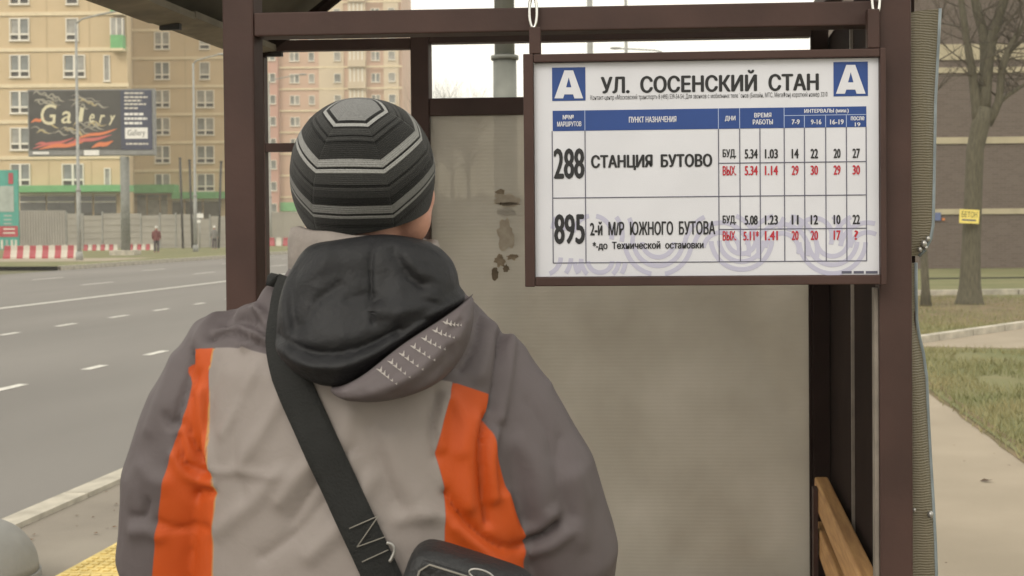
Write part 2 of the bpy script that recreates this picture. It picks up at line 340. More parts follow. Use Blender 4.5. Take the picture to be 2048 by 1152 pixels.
MB().sbox(-1.187, -1.13, .950, .966, 2.152, 2.170).build('bracket', MT['dark'], roof)
# bench
be = thing('bench', 'wooden slatted bench along the dark rear wall of the shelter', 'bench', SW(.5, .8, 0))
MB().sbox(.655, .698, .12, 1.585, .70, .792).build('back_slat', MT['wood'], be, bevel=.006)
MB().sbox(.658, .696, .12, 1.585, .56, .65).build('back_slat', MT['wood'], be, bevel=.006)
for i in range(3): MB().sbox(.28+i*.12, .385+i*.12, .12, 1.585, .43, .465).build('seat_slat', MT['wood'], be, bevel=.006)
for t_ in (.25, 1.45):
    MB().sbox(.30, .34, t_, t_+.05, 0, .429).build('leg', MT['brown'], be); MB().sbox(.59, .63, t_, t_+.05, 0, .429).build('leg', MT['brown'], be)
    MB().sbox(.64, .654, t_, t_+.05, .40, .78).build('back_post', MT['brown'], be)
# loose plastic sheeting behind the right-hand post
ms = bpy.data.materials.new('olive_sheet'); ms.use_nodes = True; t, b = nodes(ms); tc = t.nodes.new('ShaderNodeTexCoord')
wv = t.nodes.new('ShaderNodeTexWave'); wv.bands_direction = 'Z'; wv.inputs['Scale'].default_value = 60; wv.inputs['Distortion'].default_value = 3; wv.inputs['Detail'].default_value = 2; t.links.new(tc.outputs['Object'], wv.inputs[0])
cr = t.nodes.new('ShaderNodeValToRGB'); cr.color_ramp.elements[0].color = (.105, .088, .055, 1); cr.color_ramp.elements[1].color = (.142, .121, .08, 1); t.links.new(wv.outputs[0], cr.inputs[0]); t.links.new(cr.outputs[0], b.inputs[0]); b.inputs['Roughness'].default_value = .5
bp = t.nodes.new('ShaderNodeBump'); bp.inputs['Strength'].default_value = .4; bp.inputs['Distance'].default_value = .003; t.links.new(wv.outputs[1], bp.inputs['Height']); t.links.new(bp.outputs[0], b.inputs['Normal'])
shs = thing('plastic_sheet', 'loose olive ribbed plastic sheeting with bent edge behind the right shelter post', 'plastic sheet', SW(.74, .05, 0))
def sheetpoly(edge, name, t0=.035):
    # strip from the post's outer side to the edge; gently wavy across its width
    m = MB(); R = []
    for (px, py) in edge:
        u1, z1 = S(px, py, t0); row = []
        for k in range(7):
            f = k/6; u_ = .714+(u1-.714)*f; row.append((u_, z1+(.012*f if py < 60 else 0), t0+.012*math.sin(z1*9+f*3)*f+.02*f*f))
        R.append(row)
    for off in (0, .004):
        for row in R: m.v += [tuple(SW(u_, t_+off, z_)) for u_, z_, t_ in row]
    nR = len(R)
    for i in range(nR-1):
        for k in range(6):
            a_ = i*7+k; m.f.append((a_, a_+1, a_+8, a_+7)); c = nR*7; m.f.append((c+a_, c+a_+7, c+a_+8, c+a_+1))
    c = nR*7
    for i in range(nR-1): m.f += [(i*7+6, c+i*7+6, c+i*7+13, i*7+13), (i*7, i*7+7, c+i*7+7, c+i*7)]
    for k in range(6): m.f += [(k, c+k, c+k+1, k+1), ((nR-1)*7+k, (nR-1)*7+k+1, c+(nR-1)*7+k+1, c+(nR-1)*7+k)]
    o = m.build(name, ms, shs, smooth=False)
    e = MB(); e.tube([SW(r_[-1][0]+.001, r_[-1][2]+.002, r_[-1][1]) for r_ in R], .0042, 6); e.build('edge_wire', MT['edge'], o, smooth=True)
MT['edge'] = mat('edge_grey_blue', (.17, .20, .215), .45, .2, 20)
sheetpoly([(1884, 24), (1882, 60), (1879, 120), (1874, 200), (1871, 290), (1868, 380), (1866, 450), (1861, 478), (1850, 500), (1838, 512)], 'upper_sheet')
sheetpoly([(1832, 526), (1833, 580), (1835, 640), (1841, 675), (1850, 710), (1857, 760), (1860, 830), (1864, 920), (1868, 1010), (1871, 1090), (1873, 1160), (1875, 1500), (1876, 1750)], 'lower_sheet', .045)
for px, py, r_ in ((1862, 478, .006), (1854, 488, .008), (1846, 500, .006), (1858, 496, .005), (1867, 1037, .008), (1834, 1028, .005)):
    u_, z_ = S(px, py, .0); MB().ell(SW(u_, .035, z_), (r_*.8, r_*.8, r_), 8, 6).build('wire_tie', MT['dullsteel'], shs, smooth=True)
# ------------------------------------------------------------------ timetable sign
def uz(px, py): return S(px, py, 0)
SU, SZ = .302, 1.479
sg = bpy.data.objects.new('timetable_sign', None); COL.objects.link(sg); sg.empty_display_size = .1
m_ = Matrix(((EU[0], NN[0], 0, 0), (EU[1], NN[1], 0, 0), (0, 0, 1, 0), (0, 0, 0, 1))); m_.translation = Vector(SW(SU, 0, SZ)); sg.matrix_world = m_; MATS[sg] = m_
props(sg, 'white bus timetable board in brown frame hanging from the shelter beam', 'sign')
def L(px, py, y): u_, z_ = uz(px, py); return (u_-SU, y, z_-SZ)
def lbox(m, x0, x1, y0, y1, z0, z1): return m.box((x0, y0, z0), (x1, y1, z1))
X0, X1, Z0, Z1 = -.351, .352, .0, .459; IX0, IX1, IZ0, IZ1 = -.331, .341, .019, .442
YF, YB = -.032, -.018
for nm, a_, b_ in (('frame_bar', (X0, -.040, Z0), (IX0, -.006, Z1)), ('frame_bar', (IX1, -.040, Z0), (X1, -.006, Z1)), ('frame_bar', (IX0+.0005, -.0395, Z0+.001), (IX1-.0005, -.006, IZ0)), ('frame_bar', (IX0+.0005, -.0395, IZ1), (IX1-.0005, -.006, Z1-.001))):
    MB().box(a_, b_).build(nm, MT['brown'], sg, world=False, bevel=.002)
bd = MB().box((IX0+.0006, -.026, IZ0+.0006), (IX1-.0006, -.0065, IZ1-.0006)).build('board', MT['board'], sg, world=False)
YP = -.0264
def quadp(px0, py0, px1, py1, lay, m, par=None, nm='print'):
    a_, b_, c_, d_ = L(px0, py0, 0), L(px1, py0, 0), L(px1, py1, 0), L(px0, py1, 0)
    x0, x1 = (a_[0]+d_[0])/2, (b_[0]+c_[0])/2; z1, z0 = (a_[2]+b_[2])/2, (c_[2]+d_[2])/2
    return MB().box((x0, YP-.0004*lay, z0), (x1, YP+.0002, z1)).build(nm, m, par or bd, world=False)
FONTC = {}
def textmesh(txt, bold):
    cu = bpy.data.curves.new('t', 'FONT'); cu.body = txt; cu.size = 1; cu.resolution_u = 3; cu.fill_mode = 'FRONT'
    o = bpy.data.objects.new('t', cu); COL.objects.link(o); me = evalmesh(o, 'lettering'); bpy.data.objects.remove(o); bpy.data.curves.remove(cu); return me
def put_text(txt, px0, py0, px1, py1, lay, m, bold=.02, par=None, nm='lettering'):
    m0 = textmesh(txt, 0); n0 = len(m0.vertices); co_ = np.zeros(n0*3); m0.vertices.foreach_get('co', co_); co_ = co_.reshape(-1, 3)
    fs = [list(p_.vertices) for p_ in m0.polygons]; bpy.data.meshes.remove(m0)
    asp = (co_[:, 0].max()-co_[:, 0].min())/max(1e-6, co_[:, 1].max()-co_[:, 1].min())*(py1-py0)/max(1e-6, (px1-px0))   # >1: squeezed
    off = [(-bold*min(asp, 1.25), 0), (bold*min(asp, 1.25), 0), (-bold*asp*.3, 0), (bold*asp*.3, 0), (0, bold*.5), (0, -bold*.5)] if bold > .015 else [(0, 0)]
    V_ = []; F_ = []
    for k_, (dx, dy) in enumerate(off):
        c_ = co_.copy(); c_[:, 0] += dx; c_[:, 1] += dy; c_[:, 2] = k_*.00003; V_.append(c_); F_ += [[i+n0*k_ for i in f] for f in fs]
    co_ = np.concatenate(V_); n = len(co_); me = bpy.data.meshes.new('lettering'); me.from_pydata(co_.tolist(), [], F_)
    mn, mxx = co_.min(0), co_.max(0)
    a_, b_ = L(px0, py1, 0), L(px1, py1, 0); c_ = L(px0, py0, 0); d_ = L(px1, py0, 0)
    fx = (co_[:, 0]-mn[0])/(mxx[0]-mn[0]); fz = (co_[:, 1]-mn[1])/(mxx[1]-mn[1])
    x0, x1 = (a_[0]+c_[0])/2, (b_[0]+d_[0])/2; z0, z1 = (a_[2]+b_[2])/2, (c_[2]+d_[2])/2
    new = np.stack([x0+(x1-x0)*fx, YP-.0004*lay-co_[:, 2], z0+(z1-z0)*fz], 1); me.vertices.foreach_set('co', new.ravel()); me.update()
    return link(nm, me, m, par or bd)
# lilac ring ornament along the foot of the board
for k, (cx, cy, R) in enumerate(((1085, 512, 78), (1185, 470, 80), (1315, 482, 66), (1440, 500, 74), (1480, 478, 60), (1560, 500, 70), (1660, 480, 66), (1730, 500, 74), (1200, 520, 50), (1625, 470, 70))):
    for rr_ in (R, R*.74, R*.48):
        N = 44; run = []
        for i in range(N+1):
            a_ = math.pi*(1.05 if k % 2 else .02)+math.pi*1.02*i/N*(1 if k % 2 else 1)
            if k in (0, 2, 4, 6, 8): a_ = math.pi*.02+math.pi*.96*i/N
            ins = cx+rr_*math.cos(a_), cy+rr_*math.sin(a_)
            ok = 1076 < ins[0] < 1747 and 432 < ins[1] < 547
            if ok:
                p, q = L(cx+(rr_-4.5)*math.cos(a_), cy+(rr_-4.5)*math.sin(a_), YP-.0001-.00002*k), L(cx+(rr_+4.5)*math.cos(a_), cy+(rr_+4.5)*math.sin(a_), YP-.0001-.00002*k); run.append((p, q))
            if (not ok or i == N) and len(run) > 1:
                MB().add([x_ for pq in run for x_ in pq], [(2*j, 2*j+1, 2*j+3, 2*j+2) for j in range(len(run)-1)]).build('ring_ornament', MT['lilac'], bd, world=False, fix=False); run = []
# blue squares with a white A
def bigA(x0, y0, x1, y1):
    sq = quadp(x0, y0, x1, y1, 1, MT['blue'], nm='blue_square')
    w_, h_ = x1-x0, y1-y0; P = lambda a_, b_: L(x0+w_*a_, y0+h_*b_, YP-.0010)
    o_ = [P(.37, .09), P(.63, .09), P(.93, .93), P(.67, .93), P(.63, .81), P(.37, .81), P(.33, .93), P(.07, .93)]
    i_ = [P(.50, .30), P(.58, .60), P(.42, .60)]
    V = o_+i_; m = MB().add(V, [(0, 1, 8), (1, 9, 8), (1, 2, 9), (2, 3, 4), (2, 4, 9), (4, 5, 10, 9), (5, 6, 7), (5, 7, 10), (7, 0, 10), (0, 8, 10)])
    m.build('letter', MT['board'], sq, world=False, fix=False)
bigA(1105, 138, 1171, 204); bigA(1662, 127, 1730, 195)
put_text('УЛ.  СОСЕНСКИЙ  СТАН', 1201, 144, 1633, 187, 1, MT['black'], .035)
put_text('Контакт-центр «Московский транспорт» 8 (495) 539-54-54; Для звонков с мобильных телефонов (Билайн, МТС, МегаФон) короткий номер 3210', 1181, 189, 1650, 202, 1, MT['black'], .012)
# header band and grid
TX = [1106, 1171, 1435, 1477, 1517, 1565, 1605, 1647, 1688, 1727]
def ysk(x): return -(x-1106)*.0105
hb = []
a_, b_ = L(1106, 223, 0), L(1727, 216, 0); c_ = L(1727, 256, 0); d_ = L(1106, 264, 0)
hd = MB().box((a_[0], YP-.0004, (c_[2]+d_[2])/2), (b_[0], YP+.0002, (a_[2]+b_[2])/2)).build('header_band', MT['blue'], bd, world=False)
ztop, zhead, zbot = (a_[2]+b_[2])/2, (c_[2]+d_[2])/2, (L(1106, 524, 0)[2]+L(1727, 522, 0)[2])/2
zr = (L(1106, 396, 0)[2]+L(1727, 391, 0)[2])/2
zs1 = (L(1435, 327, 0)[2]+L(1727, 325, 0)[2])/2; zs2 = (L(1435, 459, 0)[2]+L(1727, 456, 0)[2])/2
lw = .0009
xs = [L(x_, 380, 0)[0] for x_ in TX]
for i, x_ in enumerate(xs):
    MB().box((x_-lw, YP-.0006, zbot), (x_+lw, YP+.0002, zhead)).build('grid_line', MT['grid'], bd, world=False)
    if 0 < i < 9 and i != 4:
        MB().box((x_-lw*.7, YP-.0007, zhead), (x_+lw*.7, YP+.0002, ztop if i in (1, 2, 3, 5) else ztop-.016)).build('grid_line', mat('pale_line', (.35, .42, .6), .6) if i == 1 else bpy.data.materials['pale_line'], hd, world=False)
MB().box((xs[5], YP-.0008, ztop-.0165), (xs[9], YP+.0002, ztop-.0153)).build('grid_line', bpy.data.materials['pale_line'], hd, world=False)
for z_, i0 in ((zbot, 0), (zr, 0), (zs1, 2), (zs2, 2)):
    MB().box((xs[i0], YP-.00065, z_-lw), (xs[9], YP+.0002, z_+lw)).build('grid_line', MT['grid'], bd, world=False)
W_ = MT['board']
put_text('№№', 1126, 232, 1148, 241, 3, W_, .03); put_text('МАРШРУТОВ', 1115, 245, 1163, 255, 3, W_, .03)
put_text('ПУНКТ НАЗНАЧЕНИЯ', 1257, 235, 1351, 247, 3, W_, .03); put_text('ДНИ', 1447, 234, 1468, 245, 3, W_, .03)
put_text('ВРЕМЯ', 1505, 228, 1539, 237, 3, W_, .03); put_text('РАБОТЫ', 1502, 241, 1542, 251, 3, W_, .03)
put_text('ИНТЕРВАЛЫ (мин.)', 1604, 220, 1692, 230, 3, W_, .03)
for tx, x0, x1 in (('7-9', 1579, 1595), ('9-16', 1617, 1638), ('16-19', 1655, 1682)): put_text(tx, x0, 241, x1, 251, 3, W_, .03)
put_text('после', 1696, 235, 1723, 243, 3, W_, .03); put_text('19', 1704, 247, 1715, 255, 3, W_, .03)
K = MT['black']; R_ = MT['red']
put_text('288', 1108, 298, 1169, 359, 2, K, .03); put_text('895', 1109, 428, 1170, 488, 2, K, .03)
put_text('СТАНЦИЯ  БУТОВО', 1182, 310, 1422, 341, 2, K, .04)
put_text('2-й  М/Р  ЮЖНОГО  БУТОВА', 1180, 442, 1428, 470, 2, K, .03); put_text('*-до  Технической  остановки', 1185, 482, 1405, 500, 2, K, .03)
rows = [(299, K, ('БУД.', '5.34', '1.03', '14', '22', '20', '27')), (332, R_, ('ВЫХ.', '5.34', '1.14', '29', '30', '29', '30')), (430, K, ('БУД.', '5.08', '1.23', '11', '12', '10', '22')), (461, R_, ('ВЫХ.', '5.11*', '1.41', '20', '20', '17', '?'))]
cxs = [1456, 1499, 1539, 1586, 1624, 1669, 1707]; wds = [27, 26, 26, 14, 15, 14, 15]
for y_, m_2, tx in rows:
    for x_, wd_, s_ in zip(cxs, wds, tx):
        wd2 = wd_*(1.2 if s_ == '5.11*' else .55 if s_ == '?' else 1); yy = y_-(x_-1456)*.006
        put_text(s_, x_-wd2/2, yy+1, x_+wd2/2, yy+20, 2, m_2, .035)
for i in range(3): quadp(1678+i*24, 541, 1698+i*24+(i == 2)*3, 546, 2, MT['grid'], nm='small_print')
# hooks
for px, py0, py1 in ((1068, -6, 58), (1750, -40, 34)):
    u_, z0 = uz(px, py1); _, z1 = uz(px, py0); zc = (z0+z1)/2; h = (z1-z0)/2
    pts = [SW(u_+.0075*math.cos(a_), -.012+.0*a_, zc+h*math.sin(a_)) for a_ in np.linspace(-math.pi*.5, math.pi*1.45, 22)]
    MB().tube(pts, .0032, 8).build('hook', MT['chrome'], sg, smooth=True)
MB().box((-.339, -.037, .459), (-.316, -.014, .512)).build('hanger_bar', MT['brown'], sg, world=False, bevel=.002)
MB().box((.318, -.037, .459), (.341, -.014, .535)).build('hanger_bar', MT['brown'], sg, world=False, bevel=.002)
# PEOPLE_AND_FAR
# ------------------------------------------------------------------ the man
DM = 1.9; PXC = 727.
base = D(PXC, 452, DM); ang = yaw
man = thing('person', 'person in grey, beige and orange jacket and striped knit hat reading the timetable', 'person', (base[0], base[1], 0), ang)
MI = MATS[man].inverted()
def B(px, py, d=1.74): return np.array(MI @ Vector(D(px, py, d)))          # pixel at depth -> body coordinates
def Bx(pts, d=1.74): return [B(px, py, d)[[0, 2]] for px, py in pts]
def resample(pts, n, closed=True):
    P = np.array(pts, float); m = len(P); T_ = []
    segs = m if closed else m-1
    for i in range(segs):
        p0, p1, p2, p3 = (P[(i-1) % m], P[i], P[(i+1) % m], P[(i+2) % m]) if closed else (P[max(i-1, 0)], P[i], P[i+1], P[min(i+2, m-1)])
        for t_ in np.linspace(0, 1, 12, endpoint=False):
            T_.append(.5*((2*p1)+(-p0+p2)*t_+(2*p0-5*p1+4*p2-p3)*t_**2+(-p0+3*p1-3*p2+p3)*t_**3))
    if not closed: T_.append(P[-1])
    T_ = np.array(T_); Q = np.vstack([T_, T_[:1]]) if closed else T_
    s_ = np.concatenate([[0], np.cumsum(np.linalg.norm(np.diff(Q, axis=0), axis=1))]); u_ = np.linspace(0, s_[-1], n, endpoint=not closed)
    return np.stack([np.interp(u_, s_, Q[:, k]) for k in range(Q.shape[1])], 1)
def seg_dist(P, poly, closed=False):
    poly = np.array(poly); A = poly if closed else poly[:-1]; Bq = np.roll(poly, -1, 0) if closed else poly[1:]
    best = np.full(len(P), 1e9)
    for a_, b_ in zip(A, Bq):
        ab = b_-a_; t_ = np.clip(((P-a_)@ab)/(ab@ab+1e-12), 0, 1); best = np.minimum(best, np.linalg.norm(P-(a_+t_[:, None]*ab), axis=1))
    return best
def sdist(P, poly):
    poly = np.array(poly); ins = np.zeros(len(P), bool); m = len(poly)
    for i in range(m):
        a_, b_ = poly[i], poly[(i+1) % m]; c = (a_[1] > P[:, 1]) != (b_[1] > P[:, 1])
        with np.errstate(divide='ignore', invalid='ignore'): xi = (b_[0]-a_[0])*(P[:, 1]-a_[1])/(b_[1]-a_[1])+a_[0]
        ins ^= c & (P[:, 0] < xi)
    return np.where(ins, 1, -1)*seg_dist(P, poly, True)
def remesh(mb, vox, smooth=6, name='m'):
    o = bpy.data.objects.new('tmp', mb.mesh('tmp')); COL.objects.link(o)
    r_ = o.modifiers.new('r', 'REMESH'); r_.mode = 'VOXEL'; r_.voxel_size = vox
    s_ = o.modifiers.new('s', 'SMOOTH'); s_.iterations = smooth; s_.factor = .5
    me = evalmesh(o, name); bpy.data.objects.remove(o); me.shade_smooth(); return me
def getco(me):
    c = np.zeros(len(me.vertices)*3); me.vertices.foreach_get('co', c); n = np.zeros(len(me.vertices)*3); me.vertices.foreach_get('normal', n); return c.reshape(-1, 3), n.reshape(-1, 3)
def superring(z, a, b, yc=0, xc=0, n=40, e=2.4):
    R = []
    for k in range(n):
        th = 2*math.pi*k/n; c, s_ = math.cos(th), math.sin(th)
        R.append((xc+a*math.copysign(abs(c)**(2/e), c), yc+b*math.copysign(abs(s_)**(2/e), s_), z))
    return R
# body: one continuous surface, head to feet
HC = np.array([0, .0, 1.678]); HT = math.radians(-40)      # head turned to the right, towards the board
def hd_(x, y, z): return (HC[0]+x*math.cos(HT)-y*math.sin(HT), HC[1]+x*math.sin(HT)+y*math.cos(HT), HC[2]+z)
bm_ = MB()
bm_.ell(HC+np.array([0, 0, .012]), (.086, .098, .092)); bm_.ell(hd_(0, .045, -.055), (.058, .055, .062)); bm_.ell(hd_(0, .078, -.088), (.03, .025, .026))
bm_.ell(hd_(0, .107, -.022), (.013, .018, .022)); bm_.ell(hd_(0, .098, -.003), (.010, .014, .03)); bm_.ell(hd_(0, .084, .022), (.045, .014, .012))
bm_.ell(hd_(0, .095, -.055), (.024, .010, .006)); bm_.ell(hd_(0, .093, -.066), (.022, .010, .007))
for s_ in (-1, 1):
    bm_.ell(hd_(s_*.083, -.012, -.012), (.012, .02, .032)); bm_.ell(hd_(s_*.046, .056, -.034), (.034, .033, .034))
bm_.ell(hd_(.047, .050, -.060), (.032, .036, .045))
bm_.tube([(0, .0, 1.50), (0, .005, 1.58), (0, .0, 1.64)], [.06, .056, .056], 16)
bm_.rings([superring(z, a, b, yc) for z, a, b, yc in ((.86, .15, .10, 0), (.95, .155, .11, 0), (1.08, .14, .10, 0), (1.25, .155, .11, 0), (1.38, .16, .10, 0), (1.45, .13, .08, .005), (1.52, .07, .065, .005))])
for s_ in (-1, 1):
    bm_.tube([(s_*.085, 0, .92), (s_*.09, .005, .72), (s_*.095, .01, .5), (s_*.097, 0, .32), (s_*.10, -.005, .09)], [.085, .075, .055, .052, .038], 14)
    bm_.tube([(s_*.10, -.04, .045), (s_*.105, .06, .04), (s_*.112, .16, .03)], [.04, .04, .028], 12)
    A_ = [(s_*.165, 0, 1.41), (s_*.225, -.005, 1.28), (s_*.285, 0, 1.12), (s_*.285, .08, 1.03), (s_*.27, .17, .96)]
    bm_.tube(A_, [.055, .048, .042, .038, .028], 12)
    w_ = np.array(A_[-1]); hd2 = np.array([-s_*.25, .72, -.65]); hd2 /= np.linalg.norm(hd2); sd2 = np.cross(hd2, (s_, 0, .2)); sd2 /= np.linalg.norm(sd2)
    bm_.tube([w_-hd2*.01, w_+hd2*.045, w_+hd2*.09], [.027, .036, .032], 12, sx=1, sy=.55)
    for q, (o_, ln) in enumerate(((-.028, .072), (-.009, .082), (.010, .076), (.028, .06))):
        k0 = w_+hd2*.085+sd2*o_; k1 = k0+hd2*ln*.5; k2 = k0+hd2*ln*.85+np.array([-s_*.018, 0, -.012]); bm_.tube([k0-hd2*.015, k0, k1, k2], [.0095, .0095, .009, .0075], 8)
    k0 = w_+hd2*.025-sd2*.03; bm_.tube([k0, k0-sd2*.022+hd2*.03, k0-sd2*.03+hd2*.06], [.013, .011, .009], 8)
body = link('body', remesh(bm_, .006, 4, 'body'), MT['skin'], man)
for s_ in (-1, 1):
    MB().ell(hd_(s_*.032, .086, .004), (.0125, .0125, .010), 12, 8).build('eye', mat('eye_white', (.7, .68, .64), .3) if s_ < 0 else bpy.data.materials['eye_white'], body, smooth=True, world=False)
# trousers and shoes
tm = MB()
tm.rings([superring(z, a, b, 0) for z, a, b in ((.84, .17, .125), (.9, .18, .135), (1.0, .175, .13))])
for s_ in (-1, 1): tm.tube([(s_*.085, 0, .93), (s_*.092, .005, .72), (s_*.098, .008, .5), (s_*.10, 0, .3), (s_*.104, -.005, .07)], [.10, .098, .085, .08, .078], 18)
link('trousers', remesh(tm, .008, 6, 'trousers'), mat('trouser_cloth', (.03, .032, .04), .85, .2, 20), man)
for s_ in (-1, 1):
    R = []
    for y_, a, h in ((-.10, .035, .07), (-.07, .046, .10), (0, .048, .10), (.07, .052, .075), (.15, .052, .06), (.20, .035, .045)):
        R.append([(s_*.106+a*math.cos(t_), y_, max(.001, h*.5+h*.5*math.sin(t_))) for t_ in np.linspace(0, 2*math.pi, 16, endpoint=False)])
    MB().rings(R).build('shoe', mat('shoe_leather', (.02, .018, .016), .5) if s_ < 0 else bpy.data.materials['shoe_leather'], man, smooth=True, world=False)
# jacket
jm = MB()
jm.rings([superring(z, a, b, yc) for z, a, b, yc in ((.90, .235, .16, 0), (.93, .25, .175, 0), (1.0, .252, .178, 0), (1.15, .25, .172, 0), (1.3, .243, .165, 0), (1.40, .222, .15, 0), (1.45, .195, .132, .005), (1.49, .158, .108, .01), (1.53, .115, .09, .012), (1.56, .10, .085, .015))])
jm.tube([(-.125, .005, 1.43), (-.19, 0, 1.405), (-.236, -.01, 1.33), (-.268, -.012, 1.23), (-.284, 0, 1.12), (-.283, .06, 1.04), (-.27, .13, .985), (-.262, .16, .965)], [.07, .083, .083, .087, .084, .075, .062, .055], 22)
jm.tube([(.11, .005, 1.405), (.166, 0, 1.372), (.203, -.01, 1.315), (.25, -.012, 1.23), (.284, 0, 1.12), (.285, .06, 1.04), (.272, .13, .985), (.264, .16, .965)], [.072, .084, .086, .09, .086, .077, .062, .055], 22)
jme = remesh(jm, .0055, 10, 'jacket'); Pj, Nj = getco(jme)
Q = Pj[:, [0, 2]]; back = np.clip((-Pj[:, 1]-.0)/.05+.6, 0, 1)
folds = [  # pixel polyline, amplitude mm (ridge +, crease -), width mm
 ([(470, 940), (530, 850), (560, 790)], 4, 12), ([(560, 1005), (600, 950), (655, 885)], 6, 13), ([(585, 1040), (640, 960), (700, 900)], -5, 12), ([(420, 1075), (500, 1010), (560, 950)], 5, 15), ([(405, 960), (470, 952), (545, 955)], 3, 7),
 ([(620, 1110), (690, 1040), (740, 960)], 5, 15), ([(520, 1120), (600, 1060), (650, 1000)], -5, 16), ([(480, 1000), (455, 900), (470, 800)], -3, 14), ([(430, 880), (470, 810), (500, 740)], 3, 9),
 ([(780, 880), (800, 950), (850, 1030)], 5, 18), ([(740, 850), (760, 920), (790, 1000)], -4, 18), ([(872, 790), (862, 850), (872, 915)], -6, 8), ([(890, 800), (880, 850), (880, 900)], 5, 8),
 ([(800, 1040), (850, 1030), (890, 1040)], 4, 12), ([(700, 830), (690, 880), (700, 930)], 3, 14),
 ([(972, 845), (960, 900), (965, 980), (975, 1060)], -11, 7), ([(985, 880), (978, 940), (985, 1010)], 8, 9), ([(945, 850), (935, 930), (935, 1020)], 6, 12), ([(890, 990), (940, 1060), (1000, 1110), (1040, 1120)], -10, 8), ([(910, 1060), (960, 1110), (1000, 1150)], 6, 10), ([(1010, 1010), (1030, 1080), (1050, 1120)], 6, 9), ([(905, 800), (925, 850), (920, 910)], 4, 9),
 ([(1050, 1112), (1085, 1098), (1115, 1075)], -11, 8), ([(1055, 1090), (1085, 1075), (1110, 1050)], 7, 10), ([(1060, 1135), (1110, 1115), (1140, 1090)], 7, 12),
 ([(1000, 690), (995, 760), (985, 830)], -9, 7), ([(1020, 700), (1015, 770), (1000, 850)], 6, 9), ([(1060, 715), (1085, 735), (1110, 790)], 4, 10), ([(1040, 905), (1080, 960), (1090, 1040)], 5, 18), ([(1130, 900), (1120, 980), (1150, 1060)], -5, 20), ([(1160, 980), (1170, 1040), (1165, 1110)], 5, 16), ([(1060, 820), (1100, 880), (1110, 930)], -4, 16),
 ([(350, 720), (338, 790), (320, 860)], -9, 8), ([(365, 760), (350, 830), (360, 900), (400, 960)], -8, 7), ([(372, 800), (385, 880), (405, 950)], 6, 8), ([(330, 890), (345, 945), (390, 965)], -7, 6), ([(320, 930), (350, 975), (400, 985)], 5, 8), ([(370, 1010), (395, 1000), (410, 1000)], -8, 6), ([(285, 1070), (330, 1085), (400, 1075)], -5, 8),
 ([(300, 850), (310, 865), (335, 868)], -7, 6), ([(250, 960), (270, 980), (300, 985)], 4, 14), ([(262, 1030), (250, 1060), (225, 1065)], -8, 8), ([(300, 740), (290, 800), (265, 880)], 4, 14), ([(230, 1095), (260, 1090), (285, 1100)], 5, 12),
 ([(420, 660), (445, 650), (475, 655)], -9, 6), ([(440, 640), (470, 632), (500, 640)], 8, 7), ([(390, 690), (430, 675), (480, 690), (530, 700)], -9, 6), ([(400, 675), (440, 668), (500, 680)], 6, 7), ([(470, 700), (500, 685), (545, 695)], 8, 8), ([(480, 640), (505, 665), (540, 685)], -9, 7), ([(380, 640), (360, 690), (355, 720)], 4, 10), ([(430, 600), (420, 640), (400, 670)], -4, 10), ([(500, 590), (490, 630), (510, 660)], 6, 9),
 ([(960, 620), (950, 690), (920, 745)], -6, 9), ([(990, 640), (975, 700), (960, 760)], 4, 12)]
dsp = np.zeros(len(Pj))
for pts, am, wd in folds:
    d_ = seg_dist(Q, resample(Bx(pts), 14, False)); dsp += am*.0014*(np.exp(-d_/(wd*.0006)) if am < 0 else np.exp(-(d_/(wd*.0009))**2))*back*(Pj[:, 1] < .03)
nz = np.array([noise.fractal((p[0]*9+p[2]*3, p[1]*9, p[2]*5-p[0]*4), 1, 2, 3) for p in Pj])
nz2 = np.array([noise.noise((p[0]*22+p[2]*14, p[1]*20, p[2]*9)) for p in Pj])
dsp += .0026*nz+.0009*nz2
Pj2 = Pj+Nj*dsp[:, None]; jme.vertices.foreach_set('co', Pj2.ravel()); jme.update()
OL = [(360, 712), (398, 708), (389, 760), (395, 850), (402, 930), (412, 1010), (408, 1152), (406, 1300), (255, 1300), (272, 1152), (285, 1060), (300, 980), (322, 900), (343, 830), (350, 780), (337, 760), (338, 742), (352, 738)]
OR_ = [(905, 770), (980, 800), (972, 850), (985, 900), (1005, 970), (1025, 1040), (1050, 1100), (1046, 1152), (1060, 1300), (895, 1300), (890, 1152), (888, 1060), (890, 985), (870, 910), (886, 840)]
BG = [(398, 708), (470, 706), (560, 720), (640, 760), (760, 780), (870, 762), (905, 770), (886, 840), (870, 910), (890, 985), (888, 1060), (890, 1152), (895, 1300), (406, 1300), (408, 1152), (412, 1010), (402, 930), (395, 850), (389, 760)]
so_ = np.maximum(sdist(Q, Bx(OL)), sdist(Q, Bx(OR_))); sb_ = sdist(Q, Bx(BG)); sp_ = .0014-seg_dist(Q, Bx([(398, 708), (389, 760), (395, 850), (402, 930), (412, 1010), (408, 1152), (406, 1300)]))
for nm, v in (('zo', so_), ('zb', sb_), ('zp', sp_)):
    at = jme.attributes.new(nm, 'FLOAT', 'POINT'); at.data.foreach_set('value', v.astype(np.float32))
jmat = bpy.data.materials.new('jacket_cloth'); jmat.use_nodes = True; t, b = nodes(jmat)
def attr(nm, w_=.0008):
    a_ = t.nodes.new('ShaderNodeAttribute'); a_.attribute_name = nm; r_ = t.nodes.new('ShaderNodeMapRange'); r_.inputs['From Min'].default_value = -w_; r_.inputs['From Max'].default_value = w_; t.links.new(a_.outputs['Fac'], r_.inputs['Value']); return r_.outputs[0]
def cmix(f, a_, b_):
    m = t.nodes.new('ShaderNodeMix'); m.data_type = 'RGBA'; t.links.new(f, m.inputs[0])
    for i, q in ((6, a_), (7, b_)):
        if isinstance(q, tuple): m.inputs[i].default_value = (*q, 1)
        else: t.links.new(q, m.inputs[i])
    return m.outputs[2]
